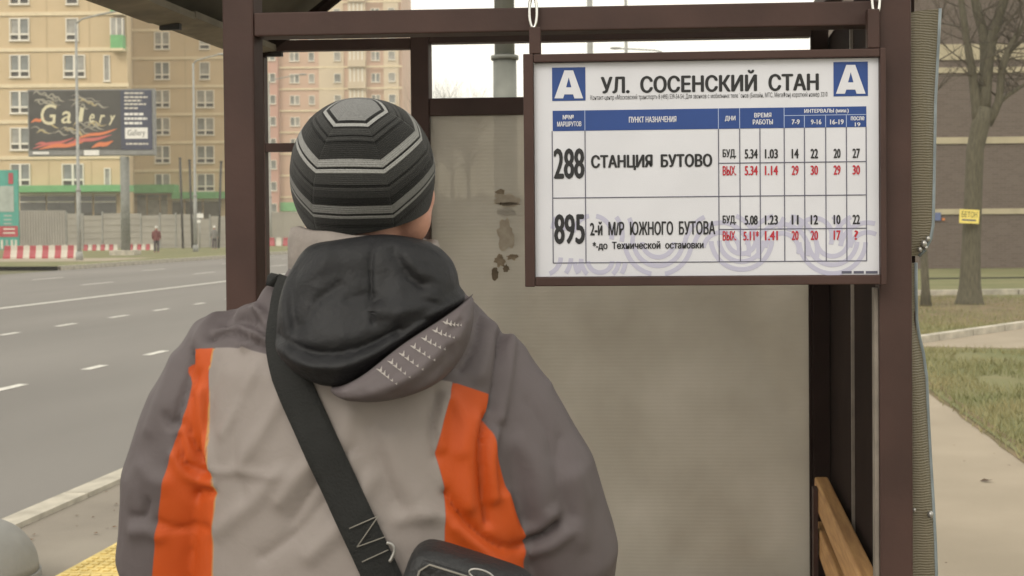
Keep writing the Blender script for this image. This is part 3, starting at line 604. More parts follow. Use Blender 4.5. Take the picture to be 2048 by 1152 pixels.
GREYJ, BEIGEJ, ORANGEJ = (.092, .076, .079), (.235, .205, .190), (.43, .062, .004)
c = cmix(attr('zb'), GREYJ, BEIGEJ); c = cmix(attr('zo'), c, ORANGEJ); c = cmix(attr('zp'), c, (.42, .22, .07)); t.links.new(c, b.inputs['Base Color'])
b.inputs['Roughness'].default_value = .62; b.inputs['Specular IOR Level'].default_value = .35; b.inputs['Sheen Weight'].default_value = 0
tc = t.nodes.new('ShaderNodeTexCoord'); n1 = t.nodes.new('ShaderNodeTexNoise'); n1.inputs['Scale'].default_value = 26; n1.inputs['Detail'].default_value = 5; n1.inputs['Distortion'].default_value = .8; t.links.new(tc.outputs['Object'], n1.inputs['Vector'])
bp = t.nodes.new('ShaderNodeBump'); bp.inputs['Strength'].default_value = .28; bp.inputs['Distance'].default_value = .005; t.links.new(n1.outputs[0], bp.inputs['Height']); t.links.new(bp.outputs[0], b.inputs['Normal'])
jac = link('jacket', jme, jmat, man)
bvh = BVHTree.FromPolygons([tuple(p) for p in Pj2], [tuple(p.vertices) for p in jme.polygons])
def ybase(x, z):
    q = max(0, min(1, (z-1.38)/.18)); q = q*q*(3-2*q); return -(.160-.062*q)*math.sqrt(max(.25, 1-(x/.30)**2))
MT['jgrey'] = mat('jacket_grey', GREYJ, .62, .05, 14, .35, 30, spec=.35); MT['jlin'] = mat('hood_lining', (.0095, .0095, .011), .58, .25, 12, .45, 40, spec=.3)
MT['jbeige'] = mat('collar_cloth', (.23, .20, .18), .7, .1, 30, .3, 60)
# standing collar
def collar(zlo, zhi, a, b, name, m):
    R = []
    for (dz, da) in ((0, 0), (.35, .004), (.8, .004), (1, .0), (1.02, -.008), (.9, -.016), (.4, -.016), (0, -.014)):
        R.append([((a+da)*math.cos(th), .012+(b+da)*math.sin(th), zlo+(zhi-zlo)*dz+.006*math.sin(th*2+1)*dz+(-.026*max(0, math.cos(th)-.15)*dz)+.0015*math.sin(9*th)) for th in np.linspace(0, 2*math.pi, 56, endpoint=False)])
    return MB().rings(R, caps=False).build(name, m, jac, smooth=True, world=False)
collar(1.515, 1.594, .108, .104, 'collar', MT['jbeige'])
# hood: black lining heaped up, grey outer rim with reflective print
lin = resample(Bx([(572, 530), (600, 494), (660, 480), (745, 470), (810, 477), (858, 492), (893, 522), (908, 552), (914, 582), (925, 606), (880, 642), (805, 692), (735, 748), (690, 772), (645, 772), (596, 752), (562, 722), (545, 690), (544, 625), (554, 572)], 1.74), 150)
c0 = np.array(Bx([(730, 620)])[0]); rows_ = []
hf = [([(745, 478), (741, 540), (749, 640)], -5, 4), ([(782, 500), (812, 545), (842, 572)], -7, 7), ([(815, 505), (840, 540), (885, 556)], 5, 11), ([(560, 560), (568, 620), (580, 690)], 6, 9), ([(590, 540), (585, 600), (598, 660)], -4, 9), ([(548, 692), (620, 722), (700, 722), (800, 680), (900, 610)], 8, 10), ([(560, 672), (640, 700), (720, 694), (800, 655)], -9, 11), ([(680, 570), (640, 600), (610, 650)], -6, 14), ([(760, 620), (830, 612), (900, 572)], 5, 13), ([(850, 600), (884, 608), (906, 590)], -7, 8), ([(655, 500), (640, 530), (600, 560)], 4, 13), ([(700, 600), (730, 590), (760, 598)], -4, 8), ([(870, 640), (840, 640), (800, 668)], -4, 8)]
hfr = [(resample(Bx(p), 12, False), a_, w_) for p, a_, w_ in hf]
M_ = 26
pts2 = []; ts = []
for k in range(M_+1):
    f = (k/M_)**.85; ring = c0+(lin-c0)*f; th_ = .068*(max(0, 1-f**5))**.5-.012*(f > .98)
    pts2.append(ring); ts.append(np.full(len(ring), th_))
P2 = np.vstack(pts2); Tt = np.concatenate(ts); env = np.clip(Tt/.04, 0, 1); dd = np.zeros(len(P2))
for pl, a_, w_ in hfr:
    sdv_ = seg_dist(P2, pl); dd += a_*.0015*(np.exp(-sdv_/(w_*.0007)) if a_ < 0 else np.exp(-(sdv_/(w_*.0009))**2))
V = [(p[0], ybase(p[0], p[1])-tt-env_*(d_+.006*noise.fractal((p[0]*13, 3, p[1]*11), 1, 2, 3)), p[1]) for p, tt, env_, d_ in zip(P2, Tt, env, dd)]
n = len(lin); m = MB(); m.add(V, [(k*n+i, k*n+(i+1) % n, (k+1)*n+(i+1) % n, (k+1)*n+i) for k in range(M_) for i in range(n)])
m.v += [(p[0]*.98, .0, p[1]) for p in lin]; m.f += [(M_*n+i, M_*n+(i+1) % n, (M_+1)*n+(i+1) % n, (M_+1)*n+i) for i in range(n)]
hood = m.build('hood_lining', MT['jlin'], jac, smooth=True, world=False)
upc = resample(Bx([(662, 772), (690, 766), (735, 742), (805, 688), (880, 640), (925, 610), (940, 600)]), 60, False)
loc_ = resample(Bx([(660, 778), (700, 792), (750, 798), (815, 791), (882, 764), (926, 712), (943, 655), (944, 606)]), 60, False)
MS = 16; rim = MB(); hr = [(resample(Bx(p), 10, False), a_, w_) for p, a_, w_ in (([(760, 770), (830, 740), (890, 690)], 5, 9), ([(800, 780), (860, 745), (915, 690)], -6, 8), ([(890, 750), (905, 715), (900, 690)], -6, 5), ([(900, 660), (925, 640), (945, 610)], -5, 7))]
def rimpt(s_, f, off=0.):
    i = s_*59; i0 = min(int(i), 58); a_ = upc[i0]+(upc[i0+1]-upc[i0])*(i-i0); b_ = loc_[i0]+(loc_[i0+1]-loc_[i0])*(i-i0); p = a_+(b_-a_)*f
    e = min(1, s_/.12, (1-s_)/.10); th_ = (.020+.062*max(0, 1-abs(2*(.15+.85*f)-1)**3)**.5 if f < .999 else -.01)*max(0, e)**.5-.012*(e < .02)
    d_ = sum(am*.001*math.exp(-(float(seg_dist(p[None], pl)[0])/(w_*.001))**2) for pl, am, w_ in hr) if f < .99 else 0
    return (p[0], ybase(p[0], p[1])-th_-d_-.003*noise.noise((p[0]*20, 1, p[1]*20))-off, p[1])
for i in range(60):
    for k in range(MS+1): rim.v.append(rimpt(i/59, k/MS))
rim.f += [(i*(MS+1)+k, i*(MS+1)+k+1, (i+1)*(MS+1)+k+1, (i+1)*(MS+1)+k) for i in range(59) for k in range(MS)]
b0 = len(rim.v)
for i in range(60):
    p = upc[i]; rim.v.append((p[0], 0.0, p[1]))
rim.f += [(i*(MS+1), (i+1)*(MS+1), b0+i+1, b0+i) for i in range(59)]
hrim = rim.build('hood_rim', MT['jgrey'], jac, smooth=True, world=False)
MT['refl'] = mat('reflective_print', (.42, .39, .37), .4)
for q in range(7):
    s_ = .36+q*.075; 
    for k in range(5):
        f = .14+k*.105; hw = .0042*(1-k*.16); c_ = np.array(rimpt(s_+.012*k, f, .0012)); a_ = .45
        ex, ez = np.array([math.cos(a_), 0, math.sin(a_)]), np.array([-math.sin(a_), 0, math.cos(a_)])
        V = [c_-ex*hw+ez*hw, c_+ez*.2*hw, c_+ex*hw+ez*hw, c_-ez*hw*1.1]
        MB().prism(V, (0, -.0006, 0)).build('reflective_mark', MT['refl'], hrim, world=False)
# hat
hat = MB(); NA, NE = 96, 46; hc = HC+np.array([0, 0, 0]); ha, hb, htop, hbot = .1055, .124, .110, .118
def brim(x, y): return 1.610+.26*y+.14*x
rows_ = []
for j in range(NE+1):
    f = j/NE; row = []
    for i in range(NA):
        al = 2*math.pi*i/NA; lo, hi = -1.3, math.pi/2
        for _ in range(22):                      # elevation of the brim at this azimuth
            mid = (lo+hi)/2; x_, y_, z_ = ha*math.cos(mid)*math.cos(al), hb*math.cos(mid)*math.sin(al), hc[2]+hbot*math.sin(mid)
            if z_ > brim(x_, y_): hi = mid
            else: lo = mid
        e = math.pi/2-(math.pi/2-hi)*f; ce, se = math.cos(e), math.sin(e)
        pf = 1+.012*noise.fractal((math.cos(al)*ce*2, math.sin(al)*ce*2, se*2+5), 1, 2, 3)
        sq = abs(ce)**.86
        row.append((hc[0]+ha*sq*math.cos(al)*pf, hc[1]+hb*sq*math.sin(al)*pf, hc[2]+(htop if se > 0 else hbot)*se*pf))
    rows_.append(row)
inner = [[(hc[0]+(p[0]-hc[0])*.95, hc[1]+(p[1]-hc[1])*.95, p[2]+.002) for p in rows_[-1]], [(hc[0]+(p[0]-hc[0])*.93, hc[1]+(p[1]-hc[1])*.93, p[2]+.02) for p in rows_[-1]]]
hat.rings(rows_[1:]+inner, caps=False); tp = len(hat.v); hat.v.append((hc[0], hc[1], hc[2]+htop)); hat.f += [(tp, (i+1) % NA, i) for i in range(NA)]
hme = hat.mesh('hat', True); Ph, _ = getco(hme)
tl_ = math.radians(37); cax = np.array([-.02, -math.sin(tl_), math.cos(tl_)]); cax /= np.linalg.norm(cax)
e1 = np.array([0, -math.cos(tl_), -math.sin(tl_)]); e1 -= cax*(e1@cax); e1 /= np.linalg.norm(e1); e2 = np.cross(cax, e1)
dv_ = (Ph-hc)/np.array([ha, hb*.92, .112]); dv_ /= np.linalg.norm(dv_, axis=1)[:, None]
phi = np.arccos(np.clip(dv_@cax, -1, 1)); thh = np.arctan2(dv_@e2, dv_@e1)+.05; loc2 = (thh+math.pi/6) % (math.pi/3)-math.pi/6
ss = np.degrees(phi)*np.cos(loc2)**.85
# the crown's s is a true vertex attribute; fine stripes need a fine mesh, so subdivide
for nm, vv_ in (('s', ss),):
    at = hme.attributes.new(nm, 'FLOAT', 'POINT'); at.data.foreach_set('value', vv_.astype(np.float32))
at = hme.attributes.new('hx', 'FLOAT_VECTOR', 'POINT'); at.data.foreach_set('vector', dv_.astype(np.float32).ravel())
hm = bpy.data.materials.new('knit'); hm.use_nodes = True; t, b = nodes(hm); b.inputs['Roughness'].default_value = .95; b.inputs['Specular IOR Level'].default_value = .1; b.inputs['Sheen Weight'].default_value = .12
# stripe coordinate worked out in the shader from the surface direction
a_ = t.nodes.new('ShaderNodeAttribute'); a_.attribute_name = 'hx'
def vdot(vec):
    n_ = t.nodes.new('ShaderNodeVectorMath'); n_.operation = 'DOT_PRODUCT'; t.links.new(a_.outputs['Vector'], n_.inputs[0]); n_.inputs[1].default_value = tuple(vec); return n_.outputs['Value']
def mth(op, x_, y_=None):
    n_ = t.nodes.new('ShaderNodeMath'); n_.operation = op
    for i, q in enumerate((x_, y_)):
        if q is None: continue
        if isinstance(q, (int, float)): n_.inputs[i].default_value = q
        else: t.links.new(q, n_.inputs[i])
    return n_.outputs[0]
nrm = t.nodes.new('ShaderNodeVectorMath'); nrm.operation = 'LENGTH'; t.links.new(a_.outputs['Vector'], nrm.inputs[0])
ph_ = mth('ARCCOSINE', mth('DIVIDE', vdot(cax), nrm.outputs['Value'])); th2 = mth('ADD', mth('ARCTAN2', vdot(e2), vdot(e1)), .05+math.pi/6+4*math.pi)
lc = mth('SUBTRACT', mth('MODULO', th2, math.pi/3), math.pi/6); sN = mth('MULTIPLY', ph_, mth('POWER', mth('COSINE', lc), mth('MAXIMUM', .38, mth('SUBTRACT', 1.0, mth('MULTIPLY', ph_, .52)))))
fac = mth('DIVIDE', sN, math.radians(130))
cr = t.nodes.new('ShaderNodeValToRGB'); cr.color_ramp.interpolation = 'CONSTANT'; t.links.new(fac, cr.inputs[0])
BK, DK, DK2, GR, LG = .008, .020, .034, .14, .27
st = [(0, GR*1.15), (17, BK), (19.3, LG), (22, BK), (23.5, DK2), (28.5, BK), (30, DK2), (33, BK), (35, DK), (45.5, LG*.8), (50.3, BK), (52, LG), (54.8, DK2), (62, BK), (64, DK2), (66.5, DK), (71, BK), (76.5, GR*.95), (82, BK), (83.6, GR*1.2), (85.6, DK), (90, BK), (93, DK)]
el = cr.color_ramp.elements
el[0].position = 0; el[0].color = (GR*1.15, GR*1.15, GR*1.13, 1); el[1].position = st[1][0]/130; el[1].color = (BK, BK, BK, 1)
for d_, v in st[2:]: e = el.new(d_/130); e.color = (v, v, v*.97, 1)
n1 = t.nodes.new('ShaderNodeTexNoise'); n1.inputs['Scale'].default_value = 420; tc = t.nodes.new('ShaderNodeTexCoord'); t.links.new(tc.outputs['Object'], n1.inputs['Vector'])
mxx = t.nodes.new('ShaderNodeMix'); mxx.data_type = 'RGBA'; mxx.blend_type = 'MULTIPLY'; mxx.inputs[0].default_value = .55; t.links.new(cr.outputs[0], mxx.inputs[6]); t.links.new(n1.outputs[0], mxx.inputs[7])
br = t.nodes.new('ShaderNodeMix'); br.data_type = 'RGBA'; br.blend_type = 'MULTIPLY'; br.inputs[0].default_value = 1; br.inputs[7].default_value = (1.45, 1.45, 1.45, 1); t.links.new(mxx.outputs[2], br.inputs[6]); t.links.new(br.outputs[2], b.inputs['Base Color'])
wv_ = mth('SINE', mth('MULTIPLY', sN, 260)); seam = mth('POWER', mth('MULTIPLY', mth('ABSOLUTE', lc), 6/math.pi), 40)
bp = t.nodes.new('ShaderNodeBump'); bp.inputs['Strength'].default_value = .5; bp.inputs['Distance'].default_value = .002; t.links.new(mth('SUBTRACT', mth('ADD', mth('MULTIPLY', wv_, .3), n1.outputs[0]), mth('MULTIPLY', seam, 1.2)), bp.inputs['Height']); t.links.new(bp.outputs[0], b.inputs['Normal'])
hto = link('hat', hme, hm, man); sbd = hto.modifiers.new('s', 'SUBSURF'); sbd.levels = 1; sbd.render_levels = 1
# ------------------------------------------------------------------ shoulder bag
bag = thing('shoulder_bag', 'black shoulder bag with wide strap across the back of the person', 'bag', (base[0], base[1], 0), ang)
MT['strap'] = mat('strap_webbing', (.0075, .008, .0075), .85, .2, 40, .3, 300); MT['bagc'] = mat('bag_nylon', (.008, .008, .009), .55, .25, 25, .3, 120)
def sy(x, z, off=.004):
    h = bvh.ray_cast(Vector((x, -1, z)), Vector((0, 1, 0)), 2); y = h[0][1] if h[0] is not None else -.03
    return y-off
cl = resample(Bx([(553, 560), (541, 610), (548, 690), (585, 775), (640, 885), (695, 1000), (735, 1085), (765, 1150), (800, 1225)]), 60, False)
st_ = MB(); rowsS = []
for i in range(60):
    p = cl[i]; tg = cl[min(i+1, 59)]-cl[max(i-1, 0)]; tg /= np.linalg.norm(tg); nr = np.array([-tg[1], tg[0]]); hw = .0250*(.62 if i < 6 else .62+.38*min(1, (i-6)/10))
    ys = [sy(*(p+nr*hw*f)) for f in (-1, -.33, .33, 1)]; ym = min(ys); row = []
    for f in (-1, -.5, 0, .5, 1):
        q = p+nr*hw*f; row.append((q[0], .55*ym+.45*sy(*q)-.003, q[1]))
    rowsS.append(row)
ys_ = np.array(rowsS)[:, :, 1]; k_ = np.ones(9)/9
for c_ in range(5):
    y_ = np.pad(ys_[:, c_], 4, 'edge'); ys_[:, c_] = np.minimum(np.convolve(y_, k_, 'valid'), ys_[:, c_]+.004)
front = [(-.116, -.055, 1.515), (-.118, -.02, 1.530), (-.115, .03, 1.525), (-.105, .085, 1.49), (-.07, .14, 1.40), (0, .178, 1.28), (.10, .18, 1.15), (.2, .15, 1.05), (.25, .02, 1.0), (.24, -.12, 1.02)]
allr = []
for q in resample(front, 40, False)[::-1]:
    allr.append([(q[0]-.017*(1-2*f/4), q[1]*1.06-.002, q[2]+.004*(1-2*f/4)) for f in range(5)])
for r0, yv in zip(rowsS, ys_): allr.append([(p[0], y_, p[2]) for p, y_ in zip(r0, yv)])
n5 = len(allr)
for off in (0, .0035):
    for row in allr: st_.v += [(p[0], p[1]-off if False else p[1]+off, p[2]) for p in row]
st_.f += [(i*5+k, i*5+k+1, i*5+k+6, i*5+k+5) for i in range(n5-1) for k in range(4)]+[(n5*5+i*5+k, n5*5+i*5+k+5, n5*5+i*5+k+6, n5*5+i*5+k+1) for i in range(n5-1) for k in range(4)]
st_.f += [(i*5, i*5+5, n5*5+i*5+5, n5*5+i*5) for i in range(n5-1)]+[(i*5+4, n5*5+i*5+4, n5*5+i*5+9, i*5+9) for i in range(n5-1)]
strap = st_.build('strap', MT['strap'], bag, smooth=True, world=False)
def onstrap(px, py, off=.0015):
    x, z = Bx([(px, py)], 1.715)[0]; return (x, sy(x, z, .004)-.006-off, z)
MT['stitch'] = mat('stitching', (.2, .185, .16), .8)
for a_, b_ in (((697, 1060), (755, 1036)), ((712, 1098), (768, 1078)), ((755, 1036), (712, 1098)), ((722, 1128), (775, 1104))):
    MB().tube([np.array(onstrap(a_[0]+(b_[0]-a_[0])*f, a_[1]+(b_[1]-a_[1])*f)) for f in np.linspace(0, 1, 7)], .0008, 6).build('stitching', MT['stitch'], strap, smooth=True, world=False)
dr = [np.array(onstrap(px, py, .006)) for px, py in ((772, 1088), (783, 1092), (788, 1104), (783, 1118), (778, 1126))]
MB().tube(resample(dr, 16, False), .0023, 8).build('ring', MT['dullsteel'], bag, smooth=True, world=False)
# bag body hangs low on the back, tilted
bc = B(918, 1243, 1.66); R2 = Matrix.Rotation(math.radians(19), 3, 'Y')
def bl(x, y, z): v = R2 @ Vector((x, 0, z)); return (bc[0]+v[0], bc[1]+y, bc[2]+v[2])
bb = MB(); rg = []
for y_, k in ((.045, .93), (.03, 1), (-.02, 1), (-.035, .95), (-.042, .86)):
    pts = []
    for i in range(44):
        a_ = 2*math.pi*i/44; c_, s_ = math.cos(a_), math.sin(a_); pts.append(bl(.086*k*math.copysign(abs(c_)**.35, c_), y_+.003*noise.noise((c_*3, s_*3, y_*20)), .085*k*math.copysign(abs(s_)**.35, s_)))
    rg.append(pts)
bbo = bb.rings(rg).build('bag_body', MT['bagc'], bag, smooth=True, world=False)
fl = MB(); fl.hexa([bl(-.07, -.043, -.02), bl(.078, -.043, -.02), bl(.078, -.05, -.02), bl(-.07, -.05, -.02), bl(-.07, -.041, .074), bl(.079, -.041, .074), bl(.079, -.049, .07), bl(-.07, -.049, .07)])
flo = fl.build('flap', MT['bagc'], bag, world=False, bevel=.004)
MB().tube([bl(-.069, -.052, -.02), bl(-.069, -.052, .06), bl(-.06, -.052, .071), bl(.074, -.051, .073)], .0013, 6).build('piping', MT['stitch'], flo, smooth=True, world=False)
for cx_, cz_ in ((.005, .08), (.033, .078)):
    MB().tube([bl(cx_+.016*math.cos(a_), -.056, cz_+.0065*math.sin(a_)) for a_ in np.linspace(0, 2*math.pi, 20)], .0013, 6).build('clip_ring', MT['dullsteel'], bag, smooth=True, world=False)
tg = MB(); tg.hexa([bl(.02, -.053, .030), bl(.056, -.053, .040), bl(.056, -.056, .040), bl(.02, -.056, .030), bl(.02, -.053, .042), bl(.056, -.053, .055), bl(.056, -.056, .055), bl(.02, -.056, .042)]); tg.build('tag', MT['white'], bag, world=False)
for i in range(3): MB().ell(bl(.022+.011*i, -.056, .052+.004*i), (.0045, .003, .0035), 8, 6).build('stud', MT['chrome'], bag, smooth=True, world=False)
MB().tube([bl(.045, -.055, .07), bl(.06, -.058, .06), bl(.075, -.056, .05)], .002, 8).build('zip_pull', MT['dullsteel'], bag, smooth=True, world=False)
# ------------------------------------------------------------------ far side: buildings, billboard, lamps, fence
RZ = yaw
def FL(px, py, d): p = D(px, py, d); return np.array([p@rh, p@fh, p[2]])         # frame along the view: x right, y away, z up
def FW(x, y, z): return rh*x+fh*y+up0*z
def fthing(name, label, cat, px, d, z=0, group=None):
    x, y, _ = FL(px, 470, d); p = FW(x, y, z); return thing(name, label, cat, tuple(p), RZ, group)
def at_px(th_, px, py, d):                # pixel -> local coordinates of a far thing
    return np.array(MATS[th_].inverted() @ Vector(D(px, py, d)))
MT['wallA'] = mat('beige_cladding', (.55, .42, .255), .85, 0, .35, .2, 3, c2=(.49, .375, .225), detail=6)
MT['wallA2'] = mat('beige_cladding_dark', (.47, .36, .215), .85, .06, .5)
MT['band'] = mat('pale_band', (.66, .55, .37), .8, .05, 2); MT['wframe'] = mat('window_white', (.68, .64, .56), .6)
MT['glass'] = mat('window_glass', (.16, .17, .165), .12, .35, .6, spec=.6); MT['glass2'] = mat('window_glass_curtain', (.27, .26, .235), .3, .3, 1.2, spec=.5); MT['grille'] = mat('dark_grille', (.035, .033, .03), .7)
MT['green'] = mat('green_panel', (.13, .36, .14), .7, .1, 2); MT['shop'] = mat('shop_glass', (.075, .075, .07), .15, .4, .4, spec=.6)
def panes_mesh(w_, h_): return MB().box((-w_/2, -.02, -h_/2), (w_/2, .02, h_/2)).mesh('pane')
WCACHE = {}
def window(par, c, w_, h_, cols=2, low=.24, glass=None):
    key = (round(w_, 2), round(h_, 2), cols, low); fr = .09
    if key not in WCACHE:
        m = MB(); m.box((-w_/2, -.10, -h_/2), (-w_/2+fr, .12, h_/2)); m.box((w_/2-fr, -.10, -h_/2), (w_/2, .12, h_/2)); m.box((-w_/2+fr, -.099, h_/2-fr), (w_/2-fr, .12, h_/2)); m.box((-w_/2+fr, -.12, -h_/2), (w_/2-fr, .12, -h_/2+fr))
        iw = (w_-2*fr); 
        for k in range(1, cols): x = -w_/2+fr+iw*k/cols; m.box((x-.09, -.098, -h_/2+fr), (x+.09, .12, h_/2-fr))
        if low: zl = -h_/2+h_*low; m.box((-w_/2+fr, -.097, zl), (w_/2-fr, .12, zl+.16))
        m.box((-w_/2-.05, -.2, -h_/2-.07), (w_/2+.05, .1, -h_/2-.001))
        pw = iw/cols-.18*(cols > 1)*.5-.02; zl = -h_/2+h_*low if low else -h_/2+fr
        ph = h_/2-fr-(zl+.16 if low else zl); WCACHE[key] = (m.mesh('window'), panes_mesh(pw, ph), panes_mesh(pw, zl+h_/2-fr) if low else None, (zl+.16 if low else zl)+ph/2, (zl-h_/2+fr)/2, iw)
    fm_, pm, lm, zc, zl2, iw = WCACHE[key]
    o = link('window', fm_, MT['wframe'], par, tuple(c))
    for k in range(cols):
        x = -w_/2+fr+iw*(k+.5)/cols; g = link('pane', pm.copy() if False else pm, None, o, (x, .03, zc))
        if not pm.materials: pm.materials.append(MT['glass'])
        if random.random() < .45: g.material_slots[0].link = 'OBJECT'; g.material_slots[0].material = MT['glass2']
        if lm:
            g2 = link('grille', lm, MT['grille'], o, (x, .02, zl2))
    return o
# -- big beige block, front wing and set-back wing
DA, DB = 112., 142.
ba = fthing('apartment_building', 'beige apartment block with pale storey bands and green balconies behind the billboard', 'building', 130, DA)
la = lambda px, py: at_px(ba, px, py, DA); lb = lambda px, py: at_px(ba, px, py, DB)
xl, xr = la(-260, 300)[0], la(258, 300)[0]; ztop = 46
xb = lb(490, 300)[0]; yb = lb(300, 300)[1]; xk = lb(267, 300)[0]
MB().prism([(xl, 0, -.1), (xr, 0, -.1), (xk, yb, -.1), (xl, yb+8, -.1)], (0, 0, ztop+.1)).build('wall', MT['wallA'], ba, world=False)
MB().box((xk+.002, yb, -.1), (xb, yb+14, ztop)).build('wall', MT['wallA'], ba, world=False)
pitA = 71.5/F*DA; pitB = 56.0/F*DB
zA0 = la(100, 100.5)[2]; zB0 = lb(350, 173)[2]
for k in range(-9, 4):
    z = zA0-k*-pitA*1.0 if False else zA0+k*pitA
    if 2.8 < z < ztop: MB().box((xl, -.12, z-.16), (xr+.1, -.001, z+.16)).build('storey_band', MT['band'], ba, world=False)
for k in range(-9, 12):
    z = zB0+k*pitB
    if 2.8 < z < ztop: MB().box((xk+.05, yb-.12, z-.15), (xb, yb-.001, z+.15)).build('storey_band', MT['band'], ba, world=False)
for px in (97, 182, -60): x = la(px, 200)[0]; MB().box((x-.06, -.03, 3), (x+.06, -.0005, ztop)).build('panel_joint', MT['wallA2'], ba, world=False)
for px in (372, 268): x = lb(px, 200)[0]; MB().box((x-.07, yb-.03, 3), (x+.07, yb-.0005, ztop)).build('panel_joint', MT['wallA2'], ba, world=False)
p2m = DA/F
for k, yc in enumerate((-12, 60, 133, 205, 278, 350)):
    for cx, w_, cols in ((42, 40, 2), (147 if k != 2 else 151, 25 if k in (0, 1) else 44, 1 if k in (0, 1) else 2), (-60, 40, 2)):
        c = la(cx, yc); window(ba, (c[0], -.02, c[2]), w_*p2m, 45*p2m, cols)
    if k in (2, 5): c = la(216, yc+4); window(ba, (c[0], -.02, c[2]), 13*p2m, (52 if k == 2 else 36)*p2m, 1, 0)
for k, yc in enumerate((26, 82, 142, 198, 253, 309, 365)):
    for cx, w_, cols in ((325, 31, 2), (410 if k < 3 else 411, 21 if k < 3 else 36, 1 if k < 3 else 2)):
        c = lb(cx, yc); window(ba, (c[0], yb-.02, c[2]), w_*DB/F, 35*DB/F, cols)
# glazed green corner balconies
for k in (0, 1, 2):
    y0, y1 = 103-k*71.5, 40-k*71.5; a_, b_ = la(229, y0), la(254, y1)
    bal = MB().box((a_[0], -1.0, a_[2]-.1), (b_[0], .0-.001, a_[2]+.12)).build('balcony', MT['band'], ba, world=False)
    zm_ = la(229, y0-29)[2]
    MB().box((a_[0]+.03, -.95, a_[2]+.12), (b_[0]-.03, -.05, zm_)).build('green_panel', MT['green'], bal, world=False)
    MB().box((a_[0]+.08, -.9, zm_), (b_[0]-.08, -.06, b_[2])).build('glazing', MT['glass2'], bal, world=False)
    for f in (0, .5, 1): x = a_[0]+.05+(b_[0]-a_[0]-.1)*f; MB().box((x-.05, -.93, zm_), (x+.05, -.88, b_[2])).build('mullion', MT['wframe'], bal, world=False)
# ground floor: green canopy over shop fronts
c0_, c1_ = la(38, 386), la(258, 371); MB().box((c0_[0], -2.2, c0_[2]), (xr+.4, -.01, c1_[2])).build('canopy', MT['green'], ba, world=False)
c0_, c1_ = lb(262, 387), lb(358, 370); MB().box((c0_[0], yb-2.2, c0_[2]), (c1_[0], yb-.01, c1_[2])).build('canopy', MT['green'], ba, world=False)
c0_, c1_ = lb(352, 398), lb(470, 384); MB().box((c0_[0], yb-2.0, c0_[2]), (c1_[0], yb-.01, c1_[2])).build('canopy', MT['green'], ba, world=False)
for x0, x1 in ((42, 92), (96, 150), (154, 185), (190, 233)):
    a_, b_ = la(x0, 470), la(x1, 392); MB().box((a_[0], -.10, .3), (b_[0], -.002, b_[2])).build('shop_front', MT['shop'], ba, world=False)
    MB().box((a_[0], -.16, b_[2]+.02), (b_[0], -.003, b_[2]+.22)).build('lintel', MT['wframe'], ba, world=False)
    MB().box((a_[0], -.14, b_[2]-.55), (b_[0], -.101, b_[2]-.45)).build('transom', MT['wframe'], ba, world=False)
for x0, x1 in ((275, 292), (296, 318), (322, 334)):
    a_, b_ = lb(x0, 470), lb(x1, 390); MB().box((a_[0], yb-.12, .3), (b_[0], yb-.002, b_[2])).build('shop_front', MT['glass2'], ba, world=False)
for x0, x1 in ((345, 366), (372, 404), (408, 440)):
    a_, b_ = lb(x0, 470), lb(x1, 403); MB().box((a_[0], yb-.12, .3), (b_[0], yb-.002, b_[2])).build('shop_front', MT['shop'], ba, world=False)
    MB().box((a_[0], yb-.16, b_[2]+.02), (b_[0], yb-.003, b_[2]+.2)).build('lintel', MT['wframe'], ba, world=False)
# -- pinkish tower seen through the shelter
DC = 205.
bc_ = fthing('apartment_tower', 'pinkish pale apartment tower seen through the shelter window behind the hat', 'building', 660, DC)
lc_ = lambda px, py: at_px(bc_, px, py, DC)
MT['wallC'] = mat('pink_cladding', (.55, .36, .27), .85, 0, .2, c2=(.49, .335, .24), detail=5); MT['wallC2'] = mat('cream_cladding', (.56, .46, .33), .85, .06, .3); MT['wallC3'] = mat('rose_cladding', (.48, .27, .215), .85, .06, .3)
x0, x1 = lc_(455, 300)[0], lc_(806, 300)[0]; zt_ = lc_(600, 60)[2]+8
MB().box((x0, 0, -.1), (x1, 20, zt_)).build('wall', MT['wallC'], bc_, world=False)
for a_, b_, m, dp in ((455, 560, MT['wallC3'], 1.2), (640, 690, MT['wallC2'], .15), (700, 735, MT['wallC2'], 1.0), (770, 800, MT['wallC2'], .6)):
    MB().box((lc_(a_, 300)[0], -dp, -.1), (lc_(b_, 300)[0], -.001, zt_-1)).build('wall_bay', m, bc_, world=False)
pc = 43.*DC/F; zc0 = lc_(600, 136)[2]
for k in range(-9, 5):
    z = zc0+k*pc
    if z < 2 or z > zt_-1: continue
    MB().box((lc_(560, 300)[0]+.02, -.2, z-.14), (lc_(699, 300)[0], -.151, z+.14)).build('storey_band', MT['band'], bc_, world=False)
    MB().box((lc_(736, 300)[0], -.7, z-.14), (x1+.05, -.61, z+.14)).build('storey_band', MT['band'], bc_, world=False)
    for cx, w_, cols, dp in ((489, 24, 2, 1.2), (543, 24, 2, 1.2), (590, 20, 2, 0), (624, 12, 1, 0), (676, 14, 1, .15), (752, 18, 2, 0), (785, 14, 1, .6)):
        c = lc_(cx, 150); window(bc_, (c[0], -dp-.02, z+pc*.5), w_*DC/F, 18*DC/F, cols, 0)
    for f in (704, 712, 720, 728): x = lc_(f, 300)[0]; MB().box((x-.12, -1.12, z+.1), (x+.12, -1.001, z+pc-.3)).build('balcony_bar', MT['wframe'], bc_, world=False)
    MB().box((lc_(700, 300)[0], -1.6, z-.1), (lc_(735, 300)[0], -1.001, z+.95)).build('balcony', MT['wallC2'], bc_, world=False)
MB().box((x0, -.5, 4.2), (lc_(640, 300)[0], 1-1.21, 5.6)).build('canopy', MT['green'], bc_, world=False)
